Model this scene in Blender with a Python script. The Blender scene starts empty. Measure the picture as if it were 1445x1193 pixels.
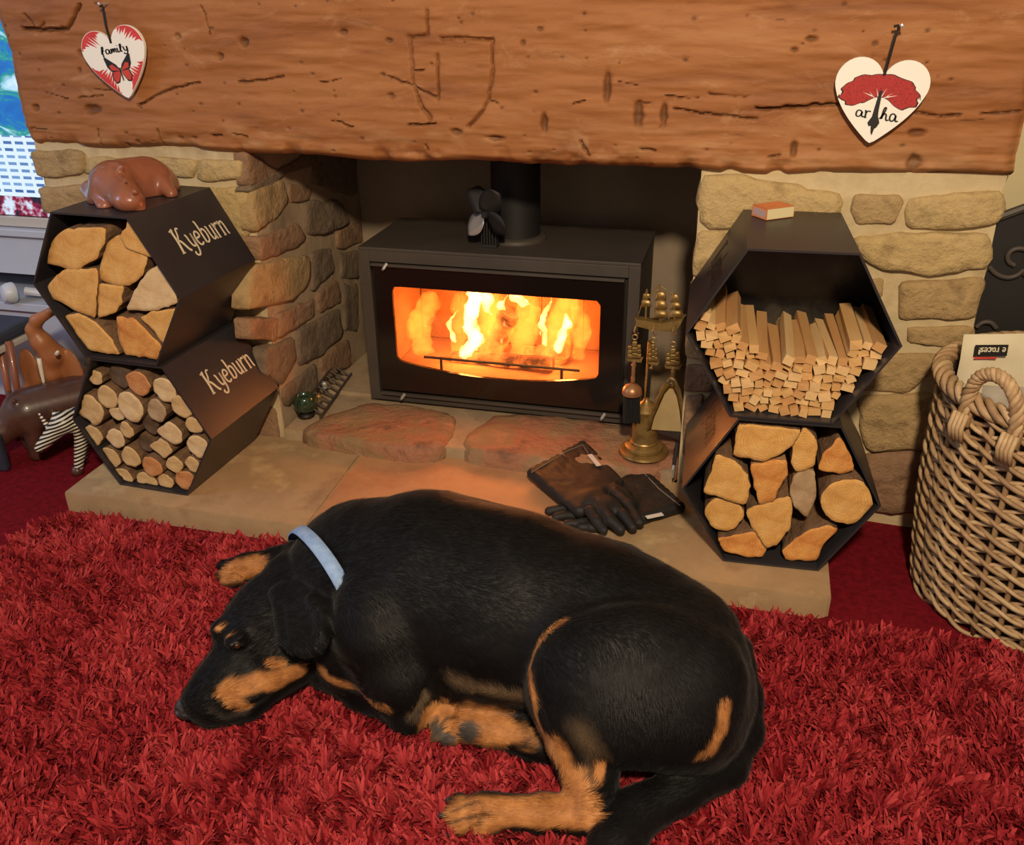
import bpy, bmesh, math, random
import numpy as np
from mathutils import Vector, Matrix
random.seed(7); rng = np.random.default_rng(7)
sc = bpy.context.scene; COL = sc.collection

# ------------------------------------------------------------------ camera
FPX, IW, IH, CAMH = 1288.6, 1445, 1193, 1.2
PIT, YAW, ROL = math.radians(26.43), math.radians(14.85), math.radians(-.78)
_f = np.array([-math.sin(YAW)*math.cos(PIT), math.cos(YAW)*math.cos(PIT), -math.sin(PIT)])
_r0 = np.array([math.cos(YAW), math.sin(YAW), 0.]); _u0 = np.cross(_r0, _f)
_r = _r0*math.cos(ROL)+_u0*math.sin(ROL); _u = -_r0*math.sin(ROL)+_u0*math.cos(ROL)
_C = np.array([0, 0, CAMH])
cd = bpy.data.cameras.new('camera'); cam = bpy.data.objects.new('camera', cd); COL.objects.link(cam)
cd.sensor_fit = 'HORIZONTAL'; cd.sensor_width = 36; cd.lens = FPX/IW*36; cd.clip_start = .02
cam.matrix_world = Matrix(((_r[0], _u[0], -_f[0], 0), (_r[1], _u[1], -_f[1], 0), (_r[2], _u[2], -_f[2], CAMH), (0, 0, 0, 1)))
sc.camera = cam
# ------------------------------------------------------------------ world, lamps, exposure
w = bpy.data.worlds.new('World'); sc.world = w; w.use_nodes = True
w.node_tree.nodes['Background'].inputs[0].default_value = (1.0, .86, .70, 1)
w.node_tree.nodes['Background'].inputs[1].default_value = .30
def area(name, loc, target, size, power, col):
    l = bpy.data.lights.new(name, 'AREA'); l.shape = 'DISK'; l.size = size; l.energy = power; l.color = col
    o = bpy.data.objects.new(name, l); COL.objects.link(o); o.location = loc
    o.rotation_euler = (Vector(target)-Vector(loc)).to_track_quat('-Z', 'Y').to_euler(); return o
area('ceiling_lamp', (.15, -.35, 2.05), (-.5, 1.9, .4), .16, 66, (1, .80, .56))
area('blue_left_light', (-3.2, .5, 1.7), (-1.7, 2.1, .4), .9, 16, (.42, .58, 1))  # soft blue light added at the left, towards the television corner; source unseen
sc.view_settings.view_transform = 'Standard'; sc.view_settings.look = 'None'
sc.view_settings.gamma = 1; sc.view_settings.use_curve_mapping = False; sc.view_settings.exposure = 0.0

# ------------------------------------------------------------------ measuring helpers (photo pixel + a known plane -> point)
def ray(x, y): return _f+_r*(x-IW/2)/FPX-_u*(y-IH/2)/FPX
def atz(x, y, z=0.):
    d = ray(x, y); return _C+d*((z-CAMH)/d[2])
def aty(x, y, Y):
    d = ray(x, y); return _C+d*(Y/d[1])
def atx(x, y, X):
    d = ray(x, y); return _C+d*(X/d[0])
def atpl(x, y, p0, n):
    d = ray(x, y); return _C+d*(((np.array(p0)-_C)@n)/(d@n))
# ------------------------------------------------------------------ numpy noise
def _hash(ix, iy, iz):
    h = (ix.astype(np.int64)*374761393+iy.astype(np.int64)*668265263+iz.astype(np.int64)*2147483647) & 0x7fffffff
    h = ((h ^ (h >> 13))*1274126177) & 0x7fffffff
    return ((h ^ (h >> 16)) & 0xffff)/65535.
def vnoise(p):
    p = np.asarray(p, float); i = np.floor(p).astype(np.int64); f = p-i; f = f*f*(3-2*f); o = 0
    for dx in (0, 1):
        for dy in (0, 1):
            for dz in (0, 1):
                wt = (f[..., 0] if dx else 1-f[..., 0])*(f[..., 1] if dy else 1-f[..., 1])*(f[..., 2] if dz else 1-f[..., 2])
                o = o+wt*_hash(i[..., 0]+dx, i[..., 1]+dy, i[..., 2]+dz)
    return o*2-1
def fbm(p, oct=3):
    p = np.asarray(p, float); s = 0; a = 1.
    for k in range(oct): s = s+a*vnoise(p*2**k+17.3*k); a *= .5
    return s
# ------------------------------------------------------------------ objects
ORG = {}
def setp(o, label=None, cat=None, group=None, kind=None):
    if label: o['label'] = label
    if cat: o['category'] = cat
    if group: o['group'] = group
    if kind: o['kind'] = kind
    return o
def thing(name, loc, label, cat, group=None):
    o = bpy.data.objects.new(name, None); COL.objects.link(o); o.location = tuple(map(float, loc)); o.empty_display_size = .05
    ORG[o] = np.array(loc, float); return setp(o, label, cat, group)
def obj(name, V, F, mat, parent=None, base=None, smooth=False, auto=None):
    V = np.asarray(V, float).reshape(-1, 3)
    org = ORG[parent] if parent is not None else (np.array(base, float) if base is not None else np.zeros(3))
    me = bpy.data.meshes.new(name); me.from_pydata((V-org).tolist(), [], [tuple(map(int, f)) for f in F]); me.update()
    o = bpy.data.objects.new(name, me); COL.objects.link(o)
    if parent is not None: o.parent = parent
    else: o.location = tuple(org)
    ORG[o] = org
    if mat is not None: me.materials.append(mat)
    if smooth:
        me.shade_smooth()
        if auto: me.set_sharp_from_angle(angle=math.radians(auto))
    return o
class MB:
    """collects shapes that together are ONE mesh"""
    def __init__(s): s.V = []; s.F = []
    def add(s, V, F):
        n = len(s.V); s.V += [tuple(map(float, v)) for v in V]; s.F += [tuple(i+n for i in f) for f in F]; return s
    def box(s, a, b, bev=0., M=None):
        a = np.minimum(a, b); b2 = np.maximum(a, b); b = b2
        if bev <= 0:
            V = [(x, y, z) for x in (a[0], b[0]) for y in (a[1], b[1]) for z in (a[2], b[2])]
            F = [(0, 1, 3, 2), (4, 6, 7, 5), (0, 4, 5, 1), (2, 3, 7, 6), (0, 2, 6, 4), (1, 5, 7, 3)]
        else:
            bm = bmesh.new(); bmesh.ops.create_cube(bm, size=1)
            c = (np.array(a)+b)/2; d = np.array(b)-a
            for v in bm.verts: v.co = Vector(tuple(np.array(v.co)*d+c))
            bmesh.ops.bevel(bm, geom=bm.edges[:], offset=bev, segments=2, affect='EDGES', profile=.5)
            bm.verts.index_update(); V = [tuple(v.co) for v in bm.verts]; F = [[v.index for v in f.verts] for f in bm.faces]; bm.free()
        if M is not None: V = [tuple(M(np.array(v))) for v in V]
        return s.add(V, F)
    def tube(s, P, r, n=8, cap=True, flat=None):
        P = [np.array(p, float) for p in P]; m = len(P); rr = r if hasattr(r, '__len__') else [r]*m
        T = [P[min(i+1, m-1)]-P[max(i-1, 0)] for i in range(m)]; T = [t/(np.linalg.norm(t)+1e-12) for t in T]
        a = np.cross(T[0], (0, 0, 1.)) if abs(T[0][2]) < .9 else np.cross(T[0], (1., 0, 0)); a /= np.linalg.norm(a)
        V = []; F = []
        for i in range(m):
            a = a-T[i]*(a@T[i]); a /= np.linalg.norm(a)+1e-12; b = np.cross(T[i], a)
            for k in range(n):
                t = 2*math.pi*k/n; V.append(P[i]+rr[i]*(math.cos(t)*a+math.sin(t)*b))
        for i in range(m-1):
            for k in range(n): F.append((i*n+k, i*n+(k+1) % n, (i+1)*n+(k+1) % n, (i+1)*n+k))
        if cap: F.append(tuple(range(n-1, -1, -1))); F.append(tuple((m-1)*n+k for k in range(n)))
        return s.add(V, F)
    def lathe(s, prof, c, n=24, axis=(0, 0, 1), sx=1, sy=1):
        ax = np.array(axis, float); ax /= np.linalg.norm(ax)
        a = np.cross(ax, (0, 1., 0)) if abs(ax[1]) < .9 else np.cross(ax, (1., 0, 0)); a /= np.linalg.norm(a); b = np.cross(ax, a)
        V = []; F = []; m = len(prof)
        for (r, h) in prof:
            for k in range(n):
                t = 2*math.pi*k/n; V.append(np.array(c)+ax*h+max(r, 1e-4)*(sx*math.cos(t)*a+sy*math.sin(t)*b))
        for i in range(m-1):
            for k in range(n): F.append((i*n+k, i*n+(k+1) % n, (i+1)*n+(k+1) % n, (i+1)*n+k))
        F.append(tuple(range(n-1, -1, -1))); F.append(tuple((m-1)*n+k for k in range(n)))
        return s.add(V, F)
    def prism(s, P0, P1):
        n = len(P0); V = list(P0)+list(P1)
        F = [tuple(range(n-1, -1, -1)), tuple(range(n, 2*n))]+[(i, (i+1) % n, n+(i+1) % n, n+i) for i in range(n)]
        return s.add(V, F)
    def build(s, name, mat, parent=None, base=None, smooth=False, auto=None): return obj(name, s.V, s.F, mat, parent, base, smooth, auto)
def chaikin(P, k=1, closed=True):
    P = np.asarray(P, float)
    for _ in range(k):
        if closed:
            N = np.roll(P, -1, 0); Q = np.empty((2*len(P), P.shape[1])); Q[0::2] = .75*P+.25*N; Q[1::2] = .25*P+.75*N
        else:
            A, B = P[:-1], P[1:]; Q = np.empty((2*len(A), P.shape[1])); Q[0::2] = .75*A+.25*B; Q[1::2] = .25*A+.75*B
            Q = np.vstack([P[:1], Q, P[-1:]])
        P = Q
    return P
def soften(P, t=.14):
    P = np.asarray(P, float); N = np.roll(P, -1, 0); Q = np.empty((2*len(P), P.shape[1])); Q[0::2] = (1-t)*P+t*N; Q[1::2] = t*P+(1-t)*N; return Q
def resample(P, n):
    P = np.asarray(P, float); Q = np.vstack([P, P[:1]]); d = np.r_[0, np.cumsum(np.linalg.norm(np.diff(Q, axis=0), axis=1))]
    t = np.linspace(0, d[-1], n, endpoint=False); return np.stack([np.interp(t, d, Q[:, k]) for k in range(P.shape[1])], 1)
def ccw(P):
    P = np.asarray(P, float); x, y = P[:, 0], P[:, 1]
    return P if (x*np.roll(y, -1)-np.roll(x, -1)*y).sum() > 0 else P[::-1]
# ------------------------------------------------------------------ blended bodies: signed distances + surface nets
def cap(a, b, ra, rb, k=.03): return ('c', np.array(a, float), np.array(b, float), ra, rb, k)
def ell(c, rad, R=None, k=.03): return ('e', np.array(c, float), np.array(rad, float), np.eye(3) if R is None else np.array(R, float), k)
def blob(prims, h, cut=(), cutfn=None):
    lo = np.full(3, 1e9); hi = -lo; bb = []
    for p in list(prims):
        if p[0] == 'c': r = max(p[3], p[4]); a = np.minimum(p[1], p[2])-r; b = np.maximum(p[1], p[2])+r
        else: r = p[2].max(); a = p[1]-r; b = p[1]+r
        bb.append((a, b)); lo = np.minimum(lo, a); hi = np.maximum(hi, b)
    lo -= 4*h; hi += 4*h; n = np.ceil((hi-lo)/h).astype(int)+1
    G = np.full(n, .5, np.float32); ax = [lo[i]+h*np.arange(n[i]) for i in range(3)]
    def dist(p, sl):
        X, Y, Z = np.meshgrid(ax[0][sl[0]], ax[1][sl[1]], ax[2][sl[2]], indexing='ij')
        if p[0] == 'c':
            a, b = p[1], p[2]; ab = b-a; L = max(ab@ab, 1e-12)
            t = np.clip(((X-a[0])*ab[0]+(Y-a[1])*ab[1]+(Z-a[2])*ab[2])/L, 0, 1)
            return np.sqrt((X-a[0]-t*ab[0])**2+(Y-a[1]-t*ab[1])**2+(Z-a[2]-t*ab[2])**2)-(p[3]+(p[4]-p[3])*t)
        c, r, R = p[1], p[2], p[3]; q = [(X-c[0])*R[i][0]+(Y-c[1])*R[i][1]+(Z-c[2])*R[i][2] for i in range(3)]
        k0 = np.sqrt(sum((q[i]/r[i])**2 for i in range(3))); k1 = np.sqrt(sum((q[i]/r[i]**2)**2 for i in range(3)))+1e-9
        return k0*(k0-1)/k1
    def slc(a, b, m):
        i0 = np.maximum(((a-m-lo)/h).astype(int), 0); i1 = np.minimum(((b+m-lo)/h).astype(int)+2, n)
        return tuple(slice(i0[i], i1[i]) for i in range(3))
    for p, (a, b) in zip(prims, bb):
        k = p[-1]; sl = slc(a, b, k+3*h); d = dist(p, sl); g = G[sl]
        hh = np.maximum(k-np.abs(d-g), 0)/k; G[sl] = np.minimum(d, g)-hh*hh*k*.25
    if cutfn is not None: cut = list(cut)+cutfn(nets(G, lo, h)[0])
    for p in cut:
        k = p[-1]; r = max(p[3], p[4]) if p[0] == 'c' else p[2].max()
        a = np.minimum(p[1], p[2])-r if p[0] == 'c' else p[1]-r; b = np.maximum(p[1], p[2])+r if p[0] == 'c' else p[1]+r
        sl = slc(a, b, k+3*h)
        if any(s.stop <= s.start for s in sl): continue
        d = -dist(p, sl); g = G[sl]; hh = np.maximum(k-np.abs(d-g), 0)/k; G[sl] = np.maximum(d, g)+hh*hh*k*.25
    return nets(G, lo, h)
def nets(Fd, org, h):
    nx, ny, nz = Fd.shape; S = Fd < 0; cnt = 0; O = [(i, j, k) for i in (0, 1) for j in (0, 1) for k in (0, 1)]
    for (i, j, k) in O: cnt = cnt+S[i:nx-1+i, j:ny-1+j, k:nz-1+k].astype(np.int8)
    mixed = (cnt > 0) & (cnt < 8); idx = np.full(mixed.shape, -1, np.int64); cells = np.argwhere(mixed); idx[mixed] = np.arange(len(cells))
    acc = np.zeros((len(cells), 3)); num = np.zeros(len(cells))
    for a in O:
        for ax in range(3):
            if a[ax] == 1: continue
            b = list(a); b[ax] = 1; fa = Fd[cells[:, 0]+a[0], cells[:, 1]+a[1], cells[:, 2]+a[2]]; fb = Fd[cells[:, 0]+b[0], cells[:, 1]+b[1], cells[:, 2]+b[2]]
            m = (fa < 0) != (fb < 0); t = fa[m]/(fa[m]-fb[m]); p = np.tile(np.array(a, float), (m.sum(), 1)); p[:, ax] += t; acc[m] += p; num[m] += 1
    V = (cells+acc/num[:, None])*h+org; Q = []
    for ax in range(3):
        o1, o2 = (ax+1) % 3, (ax+2) % 3
        s0 = [slice(1, -1)]*3; s0[ax] = slice(0, -1); s1 = list(s0); s1[ax] = slice(1, None)
        A = S[tuple(s0)]; B = S[tuple(s1)]; P = np.argwhere(A != B); ins = A[A != B]; P[:, o1] += 1; P[:, o2] += 1
        def cell(d1, d2):
            q = P.copy(); q[:, o1] += d1; q[:, o2] += d2; return idx[q[:, 0], q[:, 1], q[:, 2]]
        q = np.stack([cell(-1, -1), cell(0, -1), cell(0, 0), cell(-1, 0)], 1); q[~ins] = q[~ins][:, ::-1]; Q.append(q)
    Q = np.vstack(Q); return V, Q[(Q >= 0).all(1)]
def big(name, V, Q, mat, parent=None, base=None, smooth=True, attrs=None):
    org = ORG[parent] if parent is not None else (np.array(base, float) if base is not None else np.zeros(3))
    me = bpy.data.meshes.new(name); V = np.asarray(V, np.float64)-org; n, k = Q.shape
    me.vertices.add(len(V)); me.vertices.foreach_set('co', V.astype(np.float32).ravel())
    me.loops.add(n*k); me.loops.foreach_set('vertex_index', Q.astype(np.int32).ravel())
    me.polygons.add(n); me.polygons.foreach_set('loop_start', np.arange(0, n*k, k, dtype=np.int32))
    me.update(calc_edges=True); me.validate()
    if smooth: me.shade_smooth()
    for an, av in (attrs or {}).items():
        at = me.attributes.new(an, 'FLOAT', 'POINT'); at.data.foreach_set('value', np.asarray(av, np.float32))
    o = bpy.data.objects.new(name, me); COL.objects.link(o)
    if parent is not None: o.parent = parent
    else: o.location = tuple(org)
    ORG[o] = org
    if mat is not None: me.materials.append(mat)
    return o
def gridmesh(nu, nv, fn):
    U, W = np.meshgrid(np.linspace(0, 1, nu), np.linspace(0, 1, nv), indexing='ij'); V = fn(U.ravel(), W.ravel())
    i = np.arange(nu*nv).reshape(nu, nv); Q = np.stack([i[:-1, :-1], i[1:, :-1], i[1:, 1:], i[:-1, 1:]], -1).reshape(-1, 4); return V, Q
# ------------------------------------------------------------------ materials
def S(r, g, b):
    f = lambda c: (c/255/12.92) if c/255 <= .04045 else ((c/255+.055)/1.055)**2.4
    return (f(r), f(g), f(b), 1)
def base_mat(name):
    m = bpy.data.materials.new(name); m.use_nodes = True; nt = m.node_tree; return m, nt, nt.nodes['Principled BSDF']
def nodes_noise(nt, scale, detail=4, stretch=(1, 1, 1), rough=.6, dist=0.):
    tc = nt.nodes.new('ShaderNodeTexCoord'); mp = nt.nodes.new('ShaderNodeMapping'); mp.inputs['Scale'].default_value = stretch
    nz = nt.nodes.new('ShaderNodeTexNoise'); nz.inputs['Scale'].default_value = scale; nz.inputs['Detail'].default_value = detail
    nz.inputs['Roughness'].default_value = rough; nz.inputs['Distortion'].default_value = dist
    nt.links.new(tc.outputs['Object'], mp.inputs[0]); nt.links.new(mp.outputs[0], nz.inputs['Vector']); return nz
def ramp(nt, stops, inp):
    r = nt.nodes.new('ShaderNodeValToRGB'); e = r.color_ramp.elements
    while len(e) < len(stops): e.new(.5)
    for i, (p, c) in enumerate(stops): e[i].position = p; e[i].color = c
    nt.links.new(inp, r.inputs[0]); return r
def pmat(name, cols, scale=8, rough=.7, bump=0., bscale=None, stretch=(1, 1, 1), metal=0., detail=5, dist=0., bstretch=None, spec=.5, sheen=0., coat=0., lo=.3, hi=.7, bdist=.01):
    m, nt, p = base_mat(name); nz = nodes_noise(nt, scale, detail, stretch, .62, dist)
    n = len(cols); st = [(lo+(hi-lo)*i/max(n-1, 1), c) for i, c in enumerate(cols)]
    if n > 1: nt.links.new(ramp(nt, st, nz.outputs['Fac']).outputs[0], p.inputs['Base Color'])
    else: p.inputs['Base Color'].default_value = cols[0]
    p.inputs['Roughness'].default_value = rough; p.inputs['Metallic'].default_value = metal
    p.inputs['Specular IOR Level'].default_value = spec; p.inputs['Sheen Weight'].default_value = sheen; p.inputs['Coat Weight'].default_value = coat
    if bump:
        nb = nodes_noise(nt, bscale or scale*3, 6, bstretch or stretch, .65, dist); b = nt.nodes.new('ShaderNodeBump')
        b.inputs['Strength'].default_value = bump; b.inputs['Distance'].default_value = bdist
        nt.links.new(nb.outputs['Fac'], b.inputs['Height']); nt.links.new(b.outputs[0], p.inputs['Normal'])
    return m
MT = {}
MT['mortar'] = pmat('mortar', [S(172, 150, 112), S(200, 180, 140), S(186, 166, 126)], 9, .95, .5, 60, bdist=.004)
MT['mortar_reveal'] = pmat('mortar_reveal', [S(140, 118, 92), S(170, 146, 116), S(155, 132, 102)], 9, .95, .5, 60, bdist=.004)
MT['stone_a'] = pmat('stone_a', [S(150, 124, 82), S(196, 168, 116), S(180, 152, 104)], 14, .9, .9, 45, bdist=.012)
MT['stone_b'] = pmat('stone_b', [S(138, 112, 76), S(180, 150, 104), S(160, 132, 90)], 14, .9, .9, 45, bdist=.012)
MT['stone_c'] = pmat('stone_c', [S(110, 84, 62), S(150, 116, 86), S(132, 100, 76)], 12, .9, .9, 40, bdist=.012)
MT['stone_d'] = pmat('stone_d', [S(96, 80, 64), S(128, 108, 86), S(112, 94, 74)], 12, .9, .9, 40, bdist=.012)
MT['stone_e'] = pmat('stone_e', [S(126, 96, 72), S(158, 122, 92), S(142, 112, 86)], 12, .9, .9, 40, bdist=.012)
MT['recess'] = pmat('recess_render', [S(136, 120, 102), S(160, 142, 120)], 3, .95, .2, 40)
MT['slab'] = pmat('slab', [S(146, 114, 82), S(176, 144, 106), S(164, 134, 98), S(200, 172, 126)], 5, .6, .25, 40, detail=7, bdist=.004)
MT['slab2'] = pmat('slab_warm', [S(164, 112, 76), S(188, 136, 94), S(174, 126, 88)], 5, .6, .25, 40, detail=7, bdist=.004)
MT['rock'] = pmat('step_rock', [S(120, 84, 62), S(164, 112, 84), S(146, 118, 84), S(176, 128, 98)], 9, .85, 1., 35, detail=8, bdist=.012)
MT['plaster'] = pmat('plaster', [S(196, 182, 140), S(204, 190, 148)], 3, .9, .1, 30)
MT['carpet'] = pmat('carpet', [S(96, 14, 24), S(136, 24, 36)], 60, 1., .8, 300, spec=.1, bdist=.004)
MT['plaster_white'] = pmat('plaster_white', [S(206, 206, 210), S(214, 214, 218)], 3, .8, .05, 30)

# ------------------------------------------------------------------ setting
YP, XL0, XL1, XR0, XR1, YB, ZB = 2.006, -1.773, -1.18, -.109, .481, 2.64, .824
HZ, SZ = .0545, .097         # hearth slab top, raised step top
def struct(o): o['kind'] = 'structure'; return o
V, Q = gridmesh(40, 30, lambda u, v: np.stack([-3.6+6.4*u, -1.6+4.4*v, 0*u], 1))
struct(big('floor', V, Q, MT['carpet']))
def rough_box(name, x0, x1, y0, y1, z0, z1, mat, faces, h=.03, amp=.005):
    m = MB()
    def face(p, eu, ev, nrm):
        p, eu, ev, nrm = (np.array(a, float) for a in (p, eu, ev, nrm)); nu = max(2, int(np.linalg.norm(eu)/h)); nv = max(2, int(np.linalg.norm(ev)/h))
        def fn(u, v):
            P = p+u[:, None]*eu+v[:, None]*ev; return P+nrm*(amp*fbm(P*14, 3))[:, None]
        V, Q = gridmesh(nu, nv, fn); m.add(V, Q.tolist())
    for f in faces:
        if f == 'front': face((x0, y0, z0), (x1-x0, 0, 0), (0, 0, z1-z0), (0, -1, 0))
        if f == 'right': face((x1, y0, z0), (0, y1-y0, 0), (0, 0, z1-z0), (1, 0, 0))
        if f == 'left': face((x0, y1, z0), (0, y0-y1, 0), (0, 0, z1-z0), (-1, 0, 0))
    m.add([(x0, y0, z1), (x1, y0, z1), (x1, y1, z1), (x0, y1, z1)], [(0, 1, 2, 3)])
    m.add([(x0, y1, z0), (x1, y1, z0), (x1, y1, z1), (x0, y1, z1)], [(1, 0, 3, 2)])
    return struct(m.build(name, mat, smooth=True, auto=40))
wl = rough_box('wall_left', XL0, XL1, YP, YB, 0, ZB, MT['mortar'], ('front', 'right', 'left'))
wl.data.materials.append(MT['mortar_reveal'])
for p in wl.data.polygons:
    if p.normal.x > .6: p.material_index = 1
wr = rough_box('wall_right', XR0, XR1, YP, YB, 0, ZB, MT['mortar'], ('front', 'right', 'left'))
m = MB(); m.box((XL1-.3, YB, 0), (XR0+.3, YB+.12, 1.6)); struct(m.build('wall_back', MT['recess']))
m = MB(); m.box((-3.6, 2.42, 0), (XL0+.1, 2.5, 2.3)); struct(m.build('wall_alcove_left', MT['plaster_white']))
m = MB(); m.box((XR1-.1, 2.2, 0), (2.8, 2.3, 2.3)); struct(m.build('wall_alcove_right', MT['plaster']))
m = MB(); m.box((XL0, 2.03, 1.27), (XR1, 2.3, 2.3)); struct(m.build('wall_chimney', MT['plaster']))
m = MB(); m.box((XL0, 2.03, .95), (XR1, YB+.1, .96)); struct(m.build('ceiling', MT['recess']))   # soot-dark closing plate inside the fireplace

def stone(parent, pts, fmap, proud, mat, seed=0, grow_=1.045):
    """a squared rubble stone: outline in wall plane (u,v); fmap(u,v,n)->world, n out of the wall"""
    P = resample(soften(ccw(pts), .08), 34); c = P.mean(0); P = c+(P-c)*grow_; size = np.sqrt(np.ptp(P[:, 0])*np.ptp(P[:, 1]))
    jit = .05*size*np.stack([fbm(np.c_[P*24, np.full(len(P), seed*3.7)], 2), fbm(np.c_[P*24+9, np.full(len(P), seed*3.7)], 2)], 1); P = P+jit*.7
    V = []; n = len(P)
    for sc_, d in ((1.03, -.03), (1.0, .1), (.965, .72), (.86, 1.0), (.6, 1.05), (.3, 1.05)):
        Rg = c+(P-c)*sc_; nn = (d if d < 0 else proud*d+(.35*proud*fbm(np.c_[Rg*30, np.full(n, seed*1.3)], 3) if d > .5 else 0))
        V += [fmap(a, b, e) for (a, b), e in zip(Rg, np.broadcast_to(nn, (n,)))]
    V.append(fmap(c[0], c[1], proud*1.05)); F = []
    for r in range(5):
        for i in range(n): F.append((r*n+i, r*n+(i+1) % n, (r+1)*n+(i+1) % n, (r+1)*n+i))
    for i in range(n): F.append((5*n+i, 5*n+(i+1) % n, 6*n))
    V = np.array(V); F0 = F[2*n]; nv = np.cross(V[F0[1]]-V[F0[0]], V[F0[2]]-V[F0[0]])
    want = np.array(fmap(c[0], c[1], 1.))-np.array(fmap(c[0], c[1], 0.))
    if nv@want < 0: F = [f[::-1] for f in F]
    return obj('stone', V, F, mat, parent, smooth=True)
face = lambda u, v, n: (u, YP-n, v)
SA = [MT['stone_a'], MT['stone_b'], MT['stone_c'], MT['stone_d'], MT['stone_e']]
Zm = lambda l, o, s: [(o[0]+a/s, o[1]+b/s) for a, b in l]
RP = [([(22, 72), (150, 68), (300, 95), (480, 125), (497, 160), (480, 205), (330, 250), (30, 238)], 0, .014),
      ([(540, 132), (690, 130), (702, 160), (672, 226), (545, 228), (530, 180)], 1, .012),
      ([(730, 142), (880, 125), (1032, 120), (1042, 180), (1008, 226), (850, 242), (715, 238), (712, 180)], 0, .016),
      ([(14, 252), (180, 246), (300, 300), (200, 405), (4, 412)], 0, .012),
      ([(330, 262), (500, 270), (530, 380), (330, 390)], 1, .01),
      ([(545, 272), (700, 262), (985, 265), (996, 330), (985, 368), (960, 378), (800, 392), (620, 378), (560, 330)], 0, .018),
      ([(440, 412), (632, 415), (630, 475), (440, 540)], 1, .008),
      ([(690, 422), (960, 412), (970, 440), (935, 540), (690, 548)], 1, .014),
      ([(720, 577), (935, 572), (942, 605), (850, 642), (720, 627)], 1, .008),
      ([(560, 668), (840, 666), (850, 690), (720, 790), (560, 788)], 1, .01),
      ([(550, 802), (820, 802), (815, 980), (580, 985)], 1, .018),
      ([(560, 1000), (770, 996), (760, 1190), (600, 1190)], 2, .018),
      ([(-10, 430), (180, 440), (180, 560), (-14, 560)], 1, .01), ([(-20, 580), (150, 585), (120, 690), (-24, 680)], 0, .012),
      ([(-28, 700), (90, 700), (60, 790), (-34, 790)], 2, .012), ([(-30, 810), (30, 805), (0, 1000), (-40, 1000)], 2, .014)]
for i, (l, c, pr) in enumerate(RP):
    stone(wr, [aty(x, y, YP)[[0, 2]] for x, y in Zm(l, (980, 220), 2.385)], face, pr, SA[c], i)
for i, (u0, u1, v0, v1) in enumerate([(.0, .22, .3, .42), (.02, .2, .15, .28), (-.08, .12, .02, .13), (.14, .3, .02, .13)]):   # behind the log holders
    stone(wr, [(u0, v0), (u1, v0+.01), (u1, v1), (u0, v1)], face, .01, SA[(i+1) % 3], 30+i)
LP = [([(172, 765), (435, 772), (435, 890), (200, 900)], 1, .012), ([(450, 800), (1000, 812), (978, 905), (860, 892), (450, 885)], 0, .01),
      ([(1018, 818), (1242, 815), (1246, 900), (1060, 928), (1010, 905)], 0, .012), ([(205, 952), (700, 942), (700, 1080), (230, 1090)], 1, .012),
      ([(730, 955), (1250, 955), (1290, 1150), (1230, 1230), (730, 1230)], 0, .012)]
for i, (l, c, pr) in enumerate(LP):
    stone(wl, [aty(x, y, YP)[[0, 2]] for x, y in Zm(l, (0, 0), 3.6125)], face, pr, SA[c], 50+i)
for i, (u0, u1, v0, v1) in enumerate([(-1.76, -1.5, .36, .5), (-1.48, -1.20, .3, .46), (-1.74, -1.44, .2, .33), (-1.42, -1.20, .16, .28), (-1.73, -1.4, .02, .17), (-1.38, -1.20, .03, .14)]):
    stone(wl, [(u0, v0), (u1, v0+.01), (u1, v1), (u0, v1)], face, .01, SA[i % 3], 60+i)
rev = lambda u, v, n: (XL1+n, u, v)
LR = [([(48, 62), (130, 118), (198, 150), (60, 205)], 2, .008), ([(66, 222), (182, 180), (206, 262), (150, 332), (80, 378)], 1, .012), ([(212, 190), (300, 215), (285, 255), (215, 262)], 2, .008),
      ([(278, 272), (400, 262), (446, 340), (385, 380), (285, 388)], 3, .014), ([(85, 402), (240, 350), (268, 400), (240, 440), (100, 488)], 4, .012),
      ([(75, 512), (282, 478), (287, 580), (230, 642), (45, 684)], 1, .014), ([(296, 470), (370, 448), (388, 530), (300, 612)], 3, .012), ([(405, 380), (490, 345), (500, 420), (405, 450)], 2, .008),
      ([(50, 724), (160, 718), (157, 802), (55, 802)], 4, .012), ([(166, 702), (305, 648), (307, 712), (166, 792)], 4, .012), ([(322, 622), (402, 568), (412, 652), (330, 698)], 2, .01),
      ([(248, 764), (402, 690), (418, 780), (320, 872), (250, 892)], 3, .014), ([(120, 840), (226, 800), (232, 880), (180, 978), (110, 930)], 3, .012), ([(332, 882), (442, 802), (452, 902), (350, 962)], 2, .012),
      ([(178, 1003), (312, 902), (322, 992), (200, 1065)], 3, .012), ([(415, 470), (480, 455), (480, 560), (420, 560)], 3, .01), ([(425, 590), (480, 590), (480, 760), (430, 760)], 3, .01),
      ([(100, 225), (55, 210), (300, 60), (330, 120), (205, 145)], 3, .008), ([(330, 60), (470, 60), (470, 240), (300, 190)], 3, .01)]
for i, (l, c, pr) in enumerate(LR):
    stone(wl, [atx(x, y, XL1)[[1, 2]] for x, y in Zm(l, (330, 190), 2.776)], rev, pr*.8, SA[c], 80+i, 1.09)

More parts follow.
